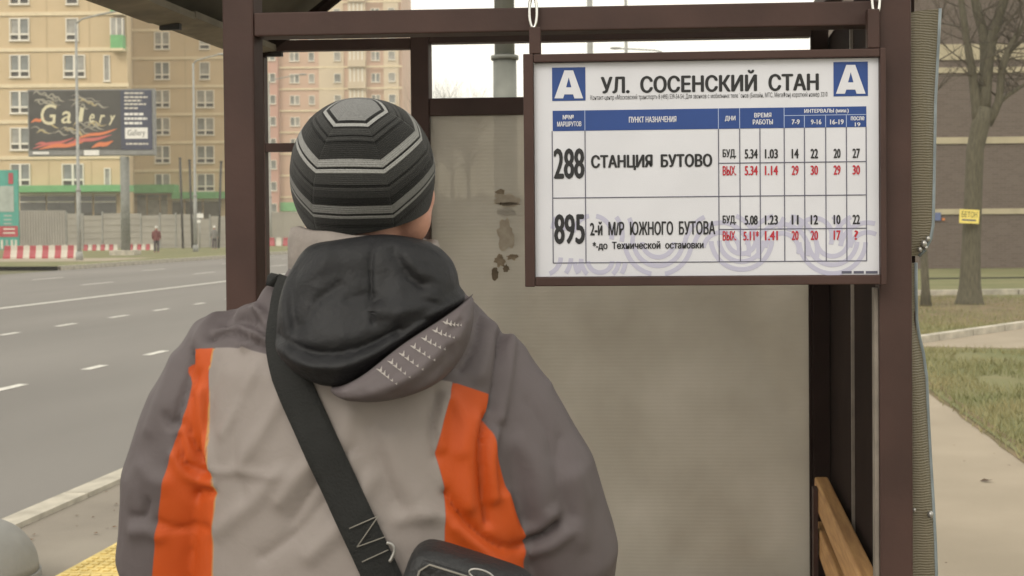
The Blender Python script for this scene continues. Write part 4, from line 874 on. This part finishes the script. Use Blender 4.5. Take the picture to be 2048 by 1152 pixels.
# -- billboard
DBB = 66.
bb_ = fthing('billboard', 'dark advertising billboard with glowing gallery lettering on one grey post', 'billboard', 248, 78.)
DBB = 78.
lq = lambda px, py, dy=0: (lambda v: (v[0], v[1]+dy, v[2]))(at_px(bb_, px, py, DBB))
def bq(px0, py0, px1, py1, dy0, dy1, m, nm, par=None):
    a_, b_ = lq(px0, py1), lq(px1, py0); return MB().box((a_[0], dy0, a_[2]), (b_[0], dy1, b_[2])).build(nm, m, par or bb_, world=False)
MT['bbd'] = mat('poster_dark', (.045, .042, .038), .6, .3, .8); MT['bbblue'] = mat('poster_blue', (.035, .04, .075), .6, .15, .8); MT['bbf'] = mat('billboard_frame', (.20, .20, .19), .6, .15, 3)
bq(58, 178, 310, 313, -.02, .35, MT['bbf'], 'frame')
pst = bq(61, 181, 243, 300, -.08, -.021, MT['bbd'], 'poster'); pst2 = bq(243.5, 181, 305, 300, -.08, -.021, MT['bbblue'], 'poster')
bq(61, 301, 307, 311, -.07, -.021, MT['bbf'], 'lower_rail'); bq(68, 304, 100, 309, -.1, -.071, MT['white'], 'number_plate'); bq(170, 300.5, 200, 311, -.1, -.071, MT['white'], 'number_plate')
a_, b_ = lq(240, 470), lq(258, 313); MB().tube([((a_[0]+b_[0])/2, .17, -.2), ((a_[0]+b_[0])/2, .17, b_[2])], .27, 16).build('post', MT['pole'], bb_, smooth=True, world=False)
a_ = lq(249, 500); MB().box((a_[0]-.75, -.6, -.1), (a_[0]+.75, .9, .34)).build('footing', MT['kerb'], bb_, world=False, bevel=.03)
# poster print: swirls, glow and lettering
cols_ = [mat('print_ochre', (.42, .34, .17), .6), mat('print_grey', (.30, .28, .22), .6), mat('print_orange', (.62, .17, .06), .6), mat('print_pink', (.50, .12, .10), .6), mat('print_cream', (.60, .55, .37), .6)]
rs = random.Random(4)
def ribbon(pts, wd, m, lay, nm):
    V = []
    P = resample(pts, 16, False)
    for i in range(16):
        tg = P[min(i+1, 15)]-P[max(i-1, 0)]; tg = tg/(np.linalg.norm(tg)+1e-9); nr = np.array([-tg[1], tg[0]]); k = wd*math.sin(math.pi*(i+.6)/16.2)
        for s_ in (-1, 1): v = lq(*(P[i]+nr*k*s_)); V.append((v[0], -.082-.001*lay, v[2]))
    MB().add(V, [(2*i, 2*i+1, 2*i+3, 2*i+2) for i in range(15)]).build(nm, m, pst, world=False, fix=False)
for k in range(46):
    cx, cy = rs.uniform(78, 205), 0; f = (cx-78)/130; cy = rs.uniform(186+f*14, 206+f*14) if k % 2 else rs.uniform(252, 276)-f*8
    L_ = rs.uniform(8, 20); ribbon([(cx-L_, cy+rs.uniform(-4, 4)), (cx-L_*.3, cy-rs.uniform(3, 6)), (cx+L_*.3, cy+rs.uniform(0, 4)), (min(236, cx+L_), cy+rs.uniform(-1, 6))], rs.uniform(.8, 1.7), cols_[rs.choice((0, 1, 1))], 1+k*.05, 'swirl_print')
for k, (x0, y0, x1, y1, w_) in enumerate(((68, 298, 150, 276, 3), (80, 299, 170, 284, 4), (150, 280, 236, 258, 3), (130, 290, 225, 270, 3.5), (185, 296, 228, 282, 4.5), (64, 246, 92, 236, 3), (72, 290, 110, 285, 2.5))):
    ribbon([(x0, y0), (x0*.66+x1*.34, y0*.66+y1*.34-2), (x0*.34+x1*.66, y0*.34+y1*.66+2), (x1, y1)], w_, cols_[2 if k % 3 else 3], 5+k*.1, 'glow_print')
def btext(tx, px0, py0, px1, py1, m, lay, par, bold=.02):
    me = textmesh(tx, 0); n_ = len(me.vertices); c = np.zeros(n_*3); me.vertices.foreach_get('co', c); c = c.reshape(-1, 3); mn, mx_ = c.min(0), c.max(0)
    a_, b_ = lq(px0, py1), lq(px1, py0); fz = (c[:, 1]-mn[1])/(mx_[1]-mn[1]); fx = (c[:, 0]-mn[0])/(mx_[0]-mn[0])
    new = np.stack([a_[0]+(b_[0]-a_[0])*fx+.12*(fz-.5)*(lay > 8), np.full(n_, -.082-.001*lay), a_[2]+(b_[2]-a_[2])*fz], 1); me.vertices.foreach_set('co', new.ravel()); me.update(); return link('lettering', me, m, par)
for ch, x0, x1, y0, y1 in (('G', 84, 113, 209, 250), ('a', 126, 145, 223, 247), ('l', 161, 168, 216, 243), ('e', 181, 190, 228, 245), ('r', 202, 210, 230, 246), ('y', 221, 230, 231, 250)):
    btext(ch, x0, y0, x1, y1, cols_[4], 10, pst); btext(ch, x0+1, y0+.6, x1+1, y1+.6, cols_[4], 10.4, pst)
btext('Gallery', 256, 257, 293, 276, MT['black'], 6, pst2) if False else None
bx_ = bq(252, 255.5, 297, 278, -.084, -.0805, MT['white'], 'name_plate', pst2); btext('Gallery', 257, 260, 292, 275, MT['black'], 6, bx_)
for k, (y_, x1) in enumerate(((187, 290), (195, 297), (202, 285), (209, 294), (217, 279), (229, 289), (238, 296), (247, 286), (288, 298))):
    x_ = 251+(k == 8)*3
    while x_ < x1:
        w_ = rs.uniform(4, 10); bq(x_, y_-1.6-(5 <= k < 8), min(x1, x_+w_), y_+1.6+(5 <= k < 8)*.6, -.083, -.0805, MT['offwhite'] if k < 5 or k == 8 else MT['white'], 'small_print', pst2); x_ += w_+1.4
# -- street lamps
def lamp(px, d, ytop, ax, ay, label, r0=.11, arm=True, base_z=0., ref=500):
    o = fthing('street_lamp', label, 'street lamp', px, d, base_z, 'street lamps along the road')
    z1 = at_px(o, px, ytop, d)[2]
    MB().tube([(0, 0, -.1), (0, 0, z1*.3), (0, 0, z1*.3+.02), (0, 0, z1)], [r0, r0, r0*.78, r0*.55], 12).build('pole', MT['polep'], o, smooth=True, world=False)
    MB().tube([(0, 0, -.02), (0, 0, .5)], [r0*1.7, r0*1.5], 12).build('base', MT['polep'], o, smooth=True, world=False)
    MB().tube([(0, 0, z1*.3-.06), (0, 0, z1*.3+.06)], r0*1.25, 12).build('collar', MT['polep'], o, smooth=True, world=False)
    if arm:
        e = at_px(o, ax, ay, d); ar = MB().tube([(0, 0, z1-.02), (e[0]*.12, 0, z1+(e[2]-z1)*.35), (e[0]*.5, 0, z1+(e[2]-z1)*.72), (e[0]*.86, 0, e[2])], .045, 8).build('arm', MT['polep'], o, smooth=True, world=False)
        s_ = 1 if e[0] > 0 else -1
        R = [[(e[0]*.82+s_*t_, .16*k*math.cos(a2), e[2]+.02+.09*k*math.sin(a2)) for a2 in np.linspace(0, 2*math.pi, 12, endpoint=False)] for t_, k in ((0, .4), (.12, .8), (.4, 1), (.65, .7), (.72, .3))]
        MB().rings(R).build('lamp_head', MT['polep'], o, smooth=True, world=False)
    return o
lamp(158, 66., 48, 252, 23, 'grey street lamp crossing in front of the billboard')
lamp(391, 88., 128, 446, 110, 'grey street lamp beside the left shelter post with arm to the right', .12)
lamp(541, 118., 165, 612, 150, 'grey street lamp seen through the left shelter window', .13)
lamp(1325, 82., 104, 1225, 98, 'distant street lamp whose arm shows just above the timetable', .10)
lamp(1255, 46., -120, 1100, -135, 'thin grey street lamp pole above the middle of the timetable', .085)
lamp(1183, 26., -330, 950, -350, 'thicker grey street lamp pole above the left half of the timetable', .085)
# near stepped pole behind the frosted wall
sp = D(1011, 300, 8.2); o = thing('utility_pole', 'thick stepped grey utility pole standing just behind the frosted shelter wall', 'pole', (sp[0], sp[1], 0))
zf = D(1011, 120, 8.2)[2]
MB().tube([(0, 0, -.02), (0, 0, zf)], [.078, .074], 20).build('lower_tube', MT['pole'], o, smooth=True, world=False)
MB().tube([(0, 0, zf), (0, 0, zf+.025)], .088, 20).build('collar', MT['pole'], o, smooth=True, world=False); MB().tube([(0, 0, zf+.025), (0, 0, 7.5)], [.064, .06], 20).build('upper_tube', MT['pole'], o, smooth=True, world=False)
# -- three dark tilted pipes beside the fence
for px0, px1, yt, yb_, lb_ in ((366, 360, 318, 432, 'dark thin pipe left of the pair beside the second street lamp'), (385, 379, 322, 440, 'dark thin pipe right of the pair beside the second street lamp'), (437, 442, 325, 452, 'dark thin pipe close to the left shelter post')):
    d_ = 102.; p0, p1 = D(px0, 490, d_), D(px1, yt, d_); o = thing('pipe', lb_, 'pipe', (p0[0], p0[1], 0), 0, 'dark pipes by the building site')
    MB().tube([(p0[0], p0[1], -.05), (p0[0]*.5+p1[0]*.5, p0[1]*.5+p1[1]*.5, p1[2]*.5), p1], .10, 8).build('shaft', MT['dark'], o, smooth=True)
    MB().tube([p1, p1+np.array([0, 0, .12])], .13, 8).build('cap', MT['dark'], o, smooth=True)
# -- construction fence
MT['fen'] = mat('fence_grey', (.31, .285, .25), .75, 0, .7, .1, 5, c2=(.26, .24, .21)); MT['fen2'] = mat('fence_concrete', (.33, .305, .26), .85, 0, .5, .2, 3, c2=(.27, .25, .215))
fe = fthing('site_fence', 'grey building site fence of sheet panels below the beige block', 'fence', 210, 106.)
lf_ = lambda px, py: at_px(fe, px, py, 106.)
xs_ = [36, 52, 68, 84, 100, 116, 131]; 
for a_, b_ in zip(xs_[:-1], xs_[1:]):
    p, q = lf_(a_, 500), lf_(b_, 421); pn = MB().box((p[0]+.01, 0, 0), (q[0]-.01, .05, q[2])).build('panel', MT['fen'], fe, world=False)
    for k in range(3): x = p[0]+(q[0]-p[0])*(k+.5)/3; MB().box((x-.06, -.05, .02), (x+.06, -.001, q[2]-.05)).build('rib', MT['fen'], pn, world=False)
xs_ = [133, 166, 205, 243, 282, 320, 352, 386, 420, 455]
for i, (a_, b_) in enumerate(zip(xs_[:-1], xs_[1:])):
    yt = 427+rs.uniform(-1, 2)+(3 if i % 3 == 1 else 0)+(6 if i > 6 else 0); p, q = lf_(a_, 500), lf_(b_, yt); pn = MB().box((p[0]+.02, .1, 0), (q[0]-.02, .2, q[2])).build('panel', MT['fen2'], fe, world=False)
    for k in range(5): z = q[2]*(k+.7)/5.4; MB().box((p[0]+.05, .06, z-.03), (q[0]-.05, .099, z+.03)).build('rib', MT['fen2'], pn, world=False)
    MB().box((p[0]-.06, .02, 0), (p[0]+.019, .25, q[2]+.15)).build('post', MT['polep'], fe, world=False)
# second fence run seen low through the shelter window
fe2 = fthing('site_fence', 'pale grey site fence seen low through the shelter window', 'fence', 560, 125.)
for i in range(5):
    p, q = at_px(fe2, 500+i*22, 500, 125.), at_px(fe2, 522+i*22, 424, 125.); MB().box((p[0]+.02, 0, 0), (q[0]-.02, .08, q[2])).build('panel', MT['fen2'], fe2, world=False)
# -- red and white plastic barrier blocks
bmR = mat('barrier_red', (.36, .04, .055), .5, .15, 2); bmW = mat('barrier_white', (.54, .50, .42), .55, .1, 2)
bk = MB(); bk.rings([superring(0, .30, .24, n=16, e=6), superring(.12, .30, .24, n=16, e=6), superring(.5, .24, .13, n=16, e=6), superring(.80, .23, .11, n=16, e=6)]); bkm = bk.mesh('block'); cap = MB().tube([(0, 0, .80), (0, 0, .845)], .05, 8).mesh('filler_cap'); foot = MB().box((-.25, -.26, .02), (-.10, -.2, .10)).mesh('foot')
def barrier(px, py, d, i, label, grp, sc_=1):
    p = D(px, py, d); o = thing('barrier_block', label, 'barrier', (p[0], p[1], .05), RZ, grp); o.scale = (sc_, sc_, sc_)
    m = bmR if i % 2 == 0 else bmW
    q = link('body', bkm, None, o); 
    if not bkm.materials: bkm.materials.append(bmR)
    q.material_slots[0].link = 'OBJECT'; q.material_slots[0].material = m
    q2 = link('filler_cap', cap, None, o)
    if not cap.materials: cap.materials.append(bmW)
ORD = 'first second third fourth fifth sixth seventh eighth ninth tenth eleventh twelfth thirteenth fourteenth'.split()
names = {0: 'red', 1: 'white'}
for i in range(12):
    side = ('first', 'second', 'third', 'fourth', 'fifth', 'sixth')[i//2]
    barrier(17+i*12.6, 515-i*.15, 71., i, f'{names[i%2]} plastic barrier block, {side} {names[i%2]} one from the teal board', 'near row of red and white barrier blocks', .88)
for i in range(14):
    px = 172+i*8.5+(i > 7)*22
    barrier(px, 497-(px-172)*.03, 96., i, f'small {names[i % 2]} barrier block, {ORD[i]} from the left in the row under the site fence', 'far row of barrier blocks under the site fence', .55)
for i in range(5): barrier(516+i*14, 488, 112., i, f'{names[i % 2]} barrier block low behind the shelter window, {ORD[i]} from the window edge', 'barrier blocks behind the shelter window', .9)
# -- teal information board at the left edge
MT['teal'] = mat('teal_board', (.06, .30, .24), .6, .12, 1.5); MT['palebd'] = mat('pale_panel', (.33, .37, .33), .6, .15, 2)
tb = fthing('information_board', 'tall teal information board with a red panel at the left edge', 'board', 12, 76.)
lt_ = lambda px, py: at_px(tb, px, py, 76.)
def tq(x0, y0, x1, y1, d0, d1, m, nm, par=None):
    a_, b_ = lt_(x0, y1), lt_(x1, y0); return MB().box((a_[0], d0, a_[2]), (b_[0], d1, b_[2])).build(nm, m, par or tb, world=False)
tbo = tq(-30, 340, 36, 500, 0, .15, MT['teal'], 'board'); tq(-28, 372, 28, 424, -.02, -.001, MT['palebd'], 'pale_panel', tbo); tq(-28, 452, 36, 474, -.03, -.001, bmR, 'red_panel', tbo)
tq(18, 346, 27, 368, -.03, -.001, bmR, 'red_mark', tbo)
for y_ in (430, 438, 446): tq(8, y_, 24, y_+3, -.02, -.001, MT['palebd'], 'small_print', tbo)
for y_ in (458, 466): tq(7, y_-1.5, 30, y_+1.5, -.04, -.031, MT['offwhite'], 'small_print', tbo)
for x_ in (2, 12, 22, 30): tq(x_, 480, x_+4, 498, -.03, -.001, MT['offwhite'] if x_ != 12 else MT['palebd'], 'stripe', tbo)
MB().box((lt_(-20, 500)[0], .02, -.1), (lt_(-14, 500)[0], .13, lt_(0, 499)[2])).build('leg', MT['polep'], tb, world=False)
MB().box((lt_(26, 500)[0], .02, -.1), (lt_(31, 500)[0], .13, lt_(0, 499)[2])).build('leg', MT['polep'], tb, world=False)
# -- white road sign plates beside the second lamp
rsn = fthing('road_sign', 'pair of small white sign plates on a thin pole beside the second street lamp', 'road sign', 399, 96.)
lr_ = lambda px, py: at_px(rsn, px, py, 96.)
MB().tube([(0, .05, -.05), (0, .05, lr_(399, 424)[2])], .04, 8).build('pole', MT['polep'], rsn, smooth=True, world=False)
for x0, y0, x1, y1 in ((392, 427, 407, 436), (391, 440, 401, 446)):
    a_, b_ = lr_(x0, y1), lr_(x1, y0); MB().box((a_[0], -.03, a_[2]), (b_[0], -.001, b_[2])).build('plate', MT['white'], rsn, world=False)
# -- people far off
def small_person(px, py, d, top, bottom, hatc, label, h=1.72, face=0., scl=1):
    p = D(px, py, d); o = thing('person', label, 'person', (p[0], p[1], .05), RZ+face)
    m = MB()
    m.ell((0, .0, 1.60), (.085, .10, .115), 14, 10); m.ell((0, .095, 1.585), (.014, .02, .02), 8, 6); m.tube([(0, 0, 1.42), (0, 0, 1.52)], .055, 10)
    m.rings([superring(z, a, b, 0, n=20) for z, a, b in ((.86, .15, .11), (1.0, .145, .10), (1.2, .155, .11), (1.36, .17, .10), (1.44, .10, .08))])
    for s_ in (-1, 1):
        m.tube([(s_*.09, 0, .9), (s_*.095, .02+.05*s_, .5), (s_*.10, .03*s_-.02, .08)], [.085, .062, .04], 12); m.tube([(s_*.10, .03*s_-.06, .04), (s_*.11, .03*s_+.14, .03)], [.04, .035], 10)
        m.tube([(s_*.17, 0, 1.36), (s_*.23, -.02, 1.12), (s_*.235, .05, .88)], [.055, .045, .035], 10)
        for q in range(4): m.tube([(s_*.235, .035+.016*q, .90), (s_*.23, .04+.018*q, .80-.006*abs(q-1.5))], [.011, .008], 6)
        m.tube([(s_*.225, .075, .89), (s_*.21, .10, .83)], [.012, .009], 6)
    bo = link('body', remesh(m, .012, 3, 'body'), MT['skin'], o)
    c = MB(); c.rings([superring(z, a, b, 0, n=24) for z, a, b in ((.78, .20, .155), (.95, .20, .15), (1.2, .20, .145), (1.36, .20, .13), (1.44, .13, .10), (1.49, .075, .075))])
    for s_ in (-1, 1): c.tube([(s_*.15, 0, 1.38), (s_*.20, -.0, 1.33), (s_*.25, -.02, 1.12), (s_*.25, .045, .93)], [.07, .078, .068, .06], 12)
    link('coat', remesh(c, .012, 5, 'coat'), top, o)
    tr_ = MB(); tr_.rings([superring(z, .17, .125, 0, n=20) for z in (.80, .95)])
    for s_ in (-1, 1): tr_.tube([(s_*.09, 0, .88), (s_*.095, .02+.05*s_, .5), (s_*.10, .03*s_-.02, .06)], [.10, .08, .07], 12)
    link('trousers', remesh(tr_, .012, 4, 'trousers'), bottom, o)
    hh = MB(); hh.rings([[(.1*k*math.cos(a_), .112*k*math.sin(a_), z) for a_ in np.linspace(0, 2*math.pi, 16, endpoint=False)] for z, k in ((1.60, 1), (1.66, 1.02), (1.71, .8), (1.735, .35))]); hh.build('cap', hatc, o, smooth=True, world=False)
    o.scale = (scl,)*3
    return o
MT['coatr'] = mat('maroon_coat', (.16, .035, .035), .8, .2, 6); MT['trd'] = mat('dark_trousers', (.05, .035, .045), .85, .2, 6); MT['coatg'] = mat('grey_coat', (.16, .15, .14), .8, .2, 6)
small_person(313, 500, 86, MT['coatr'], MT['trd'], MT['white'], 'small distant person in maroon coat and white cap by the site fence')
small_person(429, 492, 98, MT['coatg'], MT['trd'], MT['white'], 'small distant person in dull grey coat and pale cap near the left shelter post')
# -- concrete half-sphere bollard in the bottom left corner
bol = D(-45, 1185, 6.0); bol = G(-40, 1168)
o = thing('bollard', 'smooth grey concrete half-sphere bollard in the bottom left corner', 'bollard', (bol[0], bol[1], 0))
R = [[(.255*math.cos(e_)*math.cos(a_), .255*math.cos(e_)*math.sin(a_), .05+.25*math.sin(e_)) for a_ in np.linspace(0, 2*math.pi, 32, endpoint=False)] for e_ in np.linspace(0, 1.5, 12)]
MT['conc'] = mat('grey_concrete', (.22, .215, .20), .8, .1, 6, .2, 60)
MB().rings(R).build('dome', MT['conc'], o, smooth=True, world=False); MB().tube([(0, 0, 0), (0, 0, .05)], .265, 32).build('base', MT['conc'], o, world=False)
# ------------------------------------------------------------------ right side: building, trees, low fence
DR = 44.
bk_ = fthing('brick_building', 'dark brown brick building with pale stone bands behind the tree', 'building', 1960, DR)
lk = lambda px, py: at_px(bk_, px, py, DR)
brm = bpy.data.materials.new('brown_brick'); brm.use_nodes = True; t, b = nodes(brm); tc = t.nodes.new('ShaderNodeTexCoord'); mp = t.nodes.new('ShaderNodeMapping'); mp.inputs['Rotation'].default_value = (math.radians(90), 0, 0); t.links.new(tc.outputs['Object'], mp.inputs[0])
bt = t.nodes.new('ShaderNodeTexBrick'); bt.inputs['Scale'].default_value = 1; bt.inputs['Brick Width'].default_value = .26; bt.inputs['Row Height'].default_value = .077; bt.inputs['Mortar Size'].default_value = .009
bt.inputs['Color1'].default_value = (.098, .072, .058, 1); bt.inputs['Color2'].default_value = (.122, .093, .077, 1); bt.inputs['Mortar'].default_value = (.135, .112, .098, 1); t.links.new(mp.outputs[0], bt.inputs['Vector']); t.links.new(bt.outputs[0], b.inputs['Base Color']); b.inputs['Roughness'].default_value = .9
x0, x1 = lk(1800, 300)[0], lk(2500, 300)[0]
MB().box((x0, 0, -.1), (x1, 10, 14)).build('wall', brm, bk_, world=False)
MT['stone'] = mat('pale_stone', (.38, .33, .225), .85, .12, 1.5)
for y0, y1 in ((89, 120), (135, 146), (274, 287), (417, 428)):
    a_, b_ = lk(2000, y1), lk(2000, y0); MB().box((x0, -.06, a_[2]), (x1, -.001, b_[2])).build('stone_band', MT['stone'], bk_, world=False)
zc = lk(2000, -60)[2]; MB().box((x0-.2, -.3, 13.8), (x1+.2, 10.2, 14.2)).build('cornice', MT['stone'], bk_, world=False)
a_, b_ = lk(1868, 441), lk(1880, 425); MB().box((a_[0], -.08, a_[2]), (b_[0], -.001, b_[2])).build('wall_plate', mat('plate_blue', (.10, .13, .25), .6), bk_, world=False)
a_, b_ = lk(1883, 441), lk(1888, 436); MB().box((a_[0], -.08, a_[2]), (b_[0], -.001, b_[2])).build('wall_plate', mat('plate_orange', (.55, .18, .05), .6), bk_, world=False)
lfz = fthing('low_fence', 'low dark metal rail fence in front of the brick building', 'fence', 1960, 36.)
lz = lambda px, py: at_px(lfz, px, py, 36.)
zr_ = lz(1960, 557)[2]; MB().box((lz(1840, 0)[0], -.03, zr_-.06), (lz(2200, 0)[0], .03, zr_+.03)).build('rail', MT['dark'], lfz, world=False)
for px in (1860, 1947, 2033, 2120): x = lz(px, 0)[0]; MB().box((x-.03, -.029, -.1), (x+.03, .029, zr_-.061)).build('post', MT['polep'], lfz, world=False)
# -- trees
MT['bark'] = mat('bark', (.125, .11, .075), .95, 0, 6, .9, 30, c2=(.075, .068, .045), stretch=(6, 6, 1)); MT['twig'] = mat('twig', (.075, .062, .045), .95, .2, 20)
def twigs(m, p, d, r, ln, depth, rnd, up=.25):
    n_ = max(3, int(4)); pts = [p]; rad = [r]; dd = d.copy()
    for i in range(n_):
        dd = dd+np.array([rnd.gauss(0, .16), rnd.gauss(0, .16), rnd.gauss(up*.25, .12)]); dd /= np.linalg.norm(dd); pts.append(pts[-1]+dd*ln/n_); rad.append(r*(1-.6*(i+1)/n_))
    m.tube(pts, rad, 5 if r > .02 else 3, caps=False)
    if depth:
        for k in range(3 if depth > 1 else 4):
            i = rnd.randint(1, n_); a_ = rnd.uniform(0, 6.28); sdv = np.array([math.cos(a_), math.sin(a_), rnd.uniform(.1, .8)]); nd = dd*.7+sdv*.75; nd /= np.linalg.norm(nd); twigs(m, pts[i], nd, rad[i]*.62, ln*rnd.uniform(.5, .8), depth-1, rnd, up)
tree = thing('bare_tree', 'bare grey-green tree with forked trunk and a yellow notice on it', 'tree', (TB[0], TB[1], 0)); DT = float(np.array(TB)@fh)
lT = lambda px, py, dy=0: D(px, py, DT+dy)
rt = random.Random(11); fl_ = lambda *a: [np.array(lT(*q)) for q in a]
pxm = DT/F
tr = MB(); tr.tube(fl_((1938, 622), (1939, 600), (1940, 570), (1942, 500), (1946, 400), (1950, 300), (1962, 245), (1968, 215)), [33*pxm, 26*pxm, 21*pxm, 18.5*pxm, 17.5*pxm, 17*pxm, 18*pxm, 15*pxm], 18); trk = tr.build('trunk', MT['bark'], tree, smooth=True)
limbs = [([(1955, 250), (1948, 170), (1935, 90), (1925, 20), (1912, -80), (1900, -180)], [10, 9, 7, 6, 5, 3], 0), ([(1966, 225), (1972, 120), (1966, 60), (1952, 10), (1940, -90), (1935, -200)], [14, 12, 10, 8, 6, 3], .4), ([(1968, 225), (1978, 110), (1992, 50), (2008, 0), (2024, -80), (2035, -180)], [13, 11, 10, 9, 6, 4], -.3), ([(1975, 250), (1998, 200), (2006, 130), (2040, 60), (2085, 20), (2130, -40)], [9, 8, 7, 6, 5, 3], -.5), ([(2003, 150), (2020, 105), (2048, 80), (2080, 75)], [5, 4, 3.5, 2], 0), ([(1990, 215), (2010, 195), (2048, 170), (2090, 150)], [5, 4, 3.5, 2], .3)]
for pts, rads, dy in limbs:
    P = [np.array(lT(px, py, dy*i/len(pts))) for i, (px, py) in enumerate(pts)]; P = list(resample(P, 14, False)); R0 = np.interp(np.linspace(0, 1, 14), np.linspace(0, 1, len(rads)), rads)*pxm
    MB().tube(P, list(R0), 9).build('limb', MT['bark'], tree, smooth=True)
cr_ = MB()
for pts, rads, dy in limbs:
    P = resample([np.array(lT(px, py, dy*i/len(pts))) for i, (px, py) in enumerate(pts)], 12, False)
    for k in range(16):
        i = rt.randint(2, 11); a_ = rt.uniform(0, 6.28); d_ = np.array([math.cos(a_), math.sin(a_)*.7, rt.uniform(-.1, .9)]); d_ /= np.linalg.norm(d_); twigs(cr_, P[i], d_, .016, rt.uniform(.6, 1.3), 2, rt)
props(cr_.build('crown', MT['twig'], tree, fix=False), kind='stuff')
# second tree, mostly hidden by the sheeting
T2 = G(1852, 618); tree2 = thing('bare_tree', 'slim bare tree partly hidden behind the plastic sheeting', 'tree', (T2[0], T2[1], 0))
MB().tube([(T2[0], T2[1], -.05), (T2[0]-.01, T2[1], .4), (T2[0]-.06, T2[1], 1.6), (T2[0]-.1, T2[1], 3.4), (T2[0]-.25, T2[1], 5.5)], [.12, .075, .06, .05, .03], 12).build('trunk', MT['bark'], tree2, smooth=True)
m = MB()
for k in range(14): a_ = rt.uniform(0, 6.28); d_ = np.array([math.cos(a_), math.sin(a_), .9]); twigs(m, np.array([T2[0]-.18, T2[1], rt.uniform(3.6, 5.4)]), d_/np.linalg.norm(d_), .02, 1.2, 2, rt)
props(m.build('crown', MT['twig'], tree2, fix=False), kind='stuff')
# yellow notice tied to the trunk
DN = DT-.30; ny = thing('notice', 'small yellow notice reading БЕТОН fixed to the tree trunk', 'notice', tuple(D(1939, 433, DN)), RZ)
ln_ = lambda px, py: at_px(ny, px, py, DN)
a_, b_ = ln_(1919, 447), ln_(1958, 419); hy = MB(); hy.box((a_[0], -.006, a_[2]), (b_[0], .006, b_[2])); yb_o = hy.build('plate', mat('notice_yellow', (.75, .62, .16), .6, .08, 8), ny, world=False)
def ntext(tx, x0, y0, x1, y1):
    me = textmesh(tx, 0); n_ = len(me.vertices); c = np.zeros(n_*3); me.vertices.foreach_get('co', c); c = c.reshape(-1, 3); mn, mx_ = c.min(0), c.max(0); p, q = ln_(x0, y1), ln_(x1, y0)
    new = np.stack([p[0]+(q[0]-p[0])*(c[:, 0]-mn[0])/(mx_[0]-mn[0]), np.full(n_, -.008), p[2]+(q[2]-p[2])*(c[:, 1]-mn[1])/(mx_[1]-mn[1])], 1); me.vertices.foreach_set('co', new.ravel()); me.update(); link('lettering', me, MT['black'], yb_o)
ntext('БЕТОН', 1923, 423, 1954, 435); p, q = ln_(1924, 442), ln_(1952, 438.5); MB().box((p[0], -.0085, p[2]), (q[0], -.0061, q[2])).build('small_print', MT['grid'], yb_o, world=False)
ny.rotation_euler = (0, math.radians(3), RZ)
MB().box((a_[0], .007, (a_[2]+b_[2])/2-.02), (b_[0], .012, (a_[2]+b_[2])/2+.02)).build('tie_band', MT['dark'], ny, world=False)
# far bare trees over the end wall
for k, (px, d_, yt) in enumerate(((872, 165, 152), (905, 175, 166), (938, 190, 176))):
    p = D(px, 452, d_); h_ = D(px, yt, d_)[2]
    o = thing('bare_tree', ('tallest far bare tree, nearest the middle wall post', 'middle one of the three far bare trees over the end wall', 'lowest far bare tree, beside the utility pole')[k], 'tree', (p[0], p[1], 0), 0, 'far bare trees over the end wall')
    MB().tube([(p[0], p[1], -.2), (p[0], p[1], h_*.45), (p[0], p[1], h_*.7)], [.35, .22, .1], 8).build('trunk', MT['twig'], o)
    m = MB()
    for q in range(34): a_ = rt.uniform(0, 6.28); d2 = np.array([math.cos(a_), math.sin(a_), rt.uniform(.5, 1.8)]); d2 /= np.linalg.norm(d2); twigs(m, np.array([p[0], p[1], h_*rt.uniform(.4, .68)]), d2, .10, h_*rt.uniform(.16, .27), 2, rt, .5)
    props(m.build('crown', MT['twig'], o, fix=False), kind='stuff')
# distant belt of woodland along the horizon
wl = MB()
for k in range(240):
    px = 300+k*7.5+rt.uniform(-3, 3); d_ = rt.uniform(330, 420); p = D(px, 450, d_); h_ = rt.uniform(7, 12); n_ = 9
    wl.add([(p[0]+rt.uniform(-.5, .5)+rh[0]*h_*.55*math.cos(a_)*rt.uniform(.6, 1.1), p[1]+rt.uniform(-2, 2), max(-.2, h_*.5+h_*.5*math.sin(a_)*rt.uniform(.75, 1.1))) for a_ in np.linspace(0, 2*math.pi, n_, endpoint=False)]+[(p[0], p[1]-2.5, h_*.5)], [(n_, i, (i+1) % n_) for i in range(n_)])
props(wl.build('far_woodland', MT['twig'], fix=False), 'hazy belt of leafless woodland along the far horizon', 'woodland', kind='stuff')
# ------------------------------------------------------------------ haze
hz = MB().box((-880, -250, -1.2), (880, 1450, 60)).build('haze', None); props(hz, 'thin pale autumn haze filling the air', 'haze', kind='stuff')
hmx = bpy.data.materials.new('haze'); hmx.use_nodes = True; t = hmx.node_tree; t.nodes.clear(); o_ = t.nodes.new('ShaderNodeOutputMaterial'); pv = t.nodes.new('ShaderNodeVolumePrincipled')
pv.inputs['Color'].default_value = (.98, .95, .88, 1); pv.inputs['Density'].default_value = .0010; t.links.new(pv.outputs[0], o_.inputs['Volume']); hz.data.materials.append(hmx)
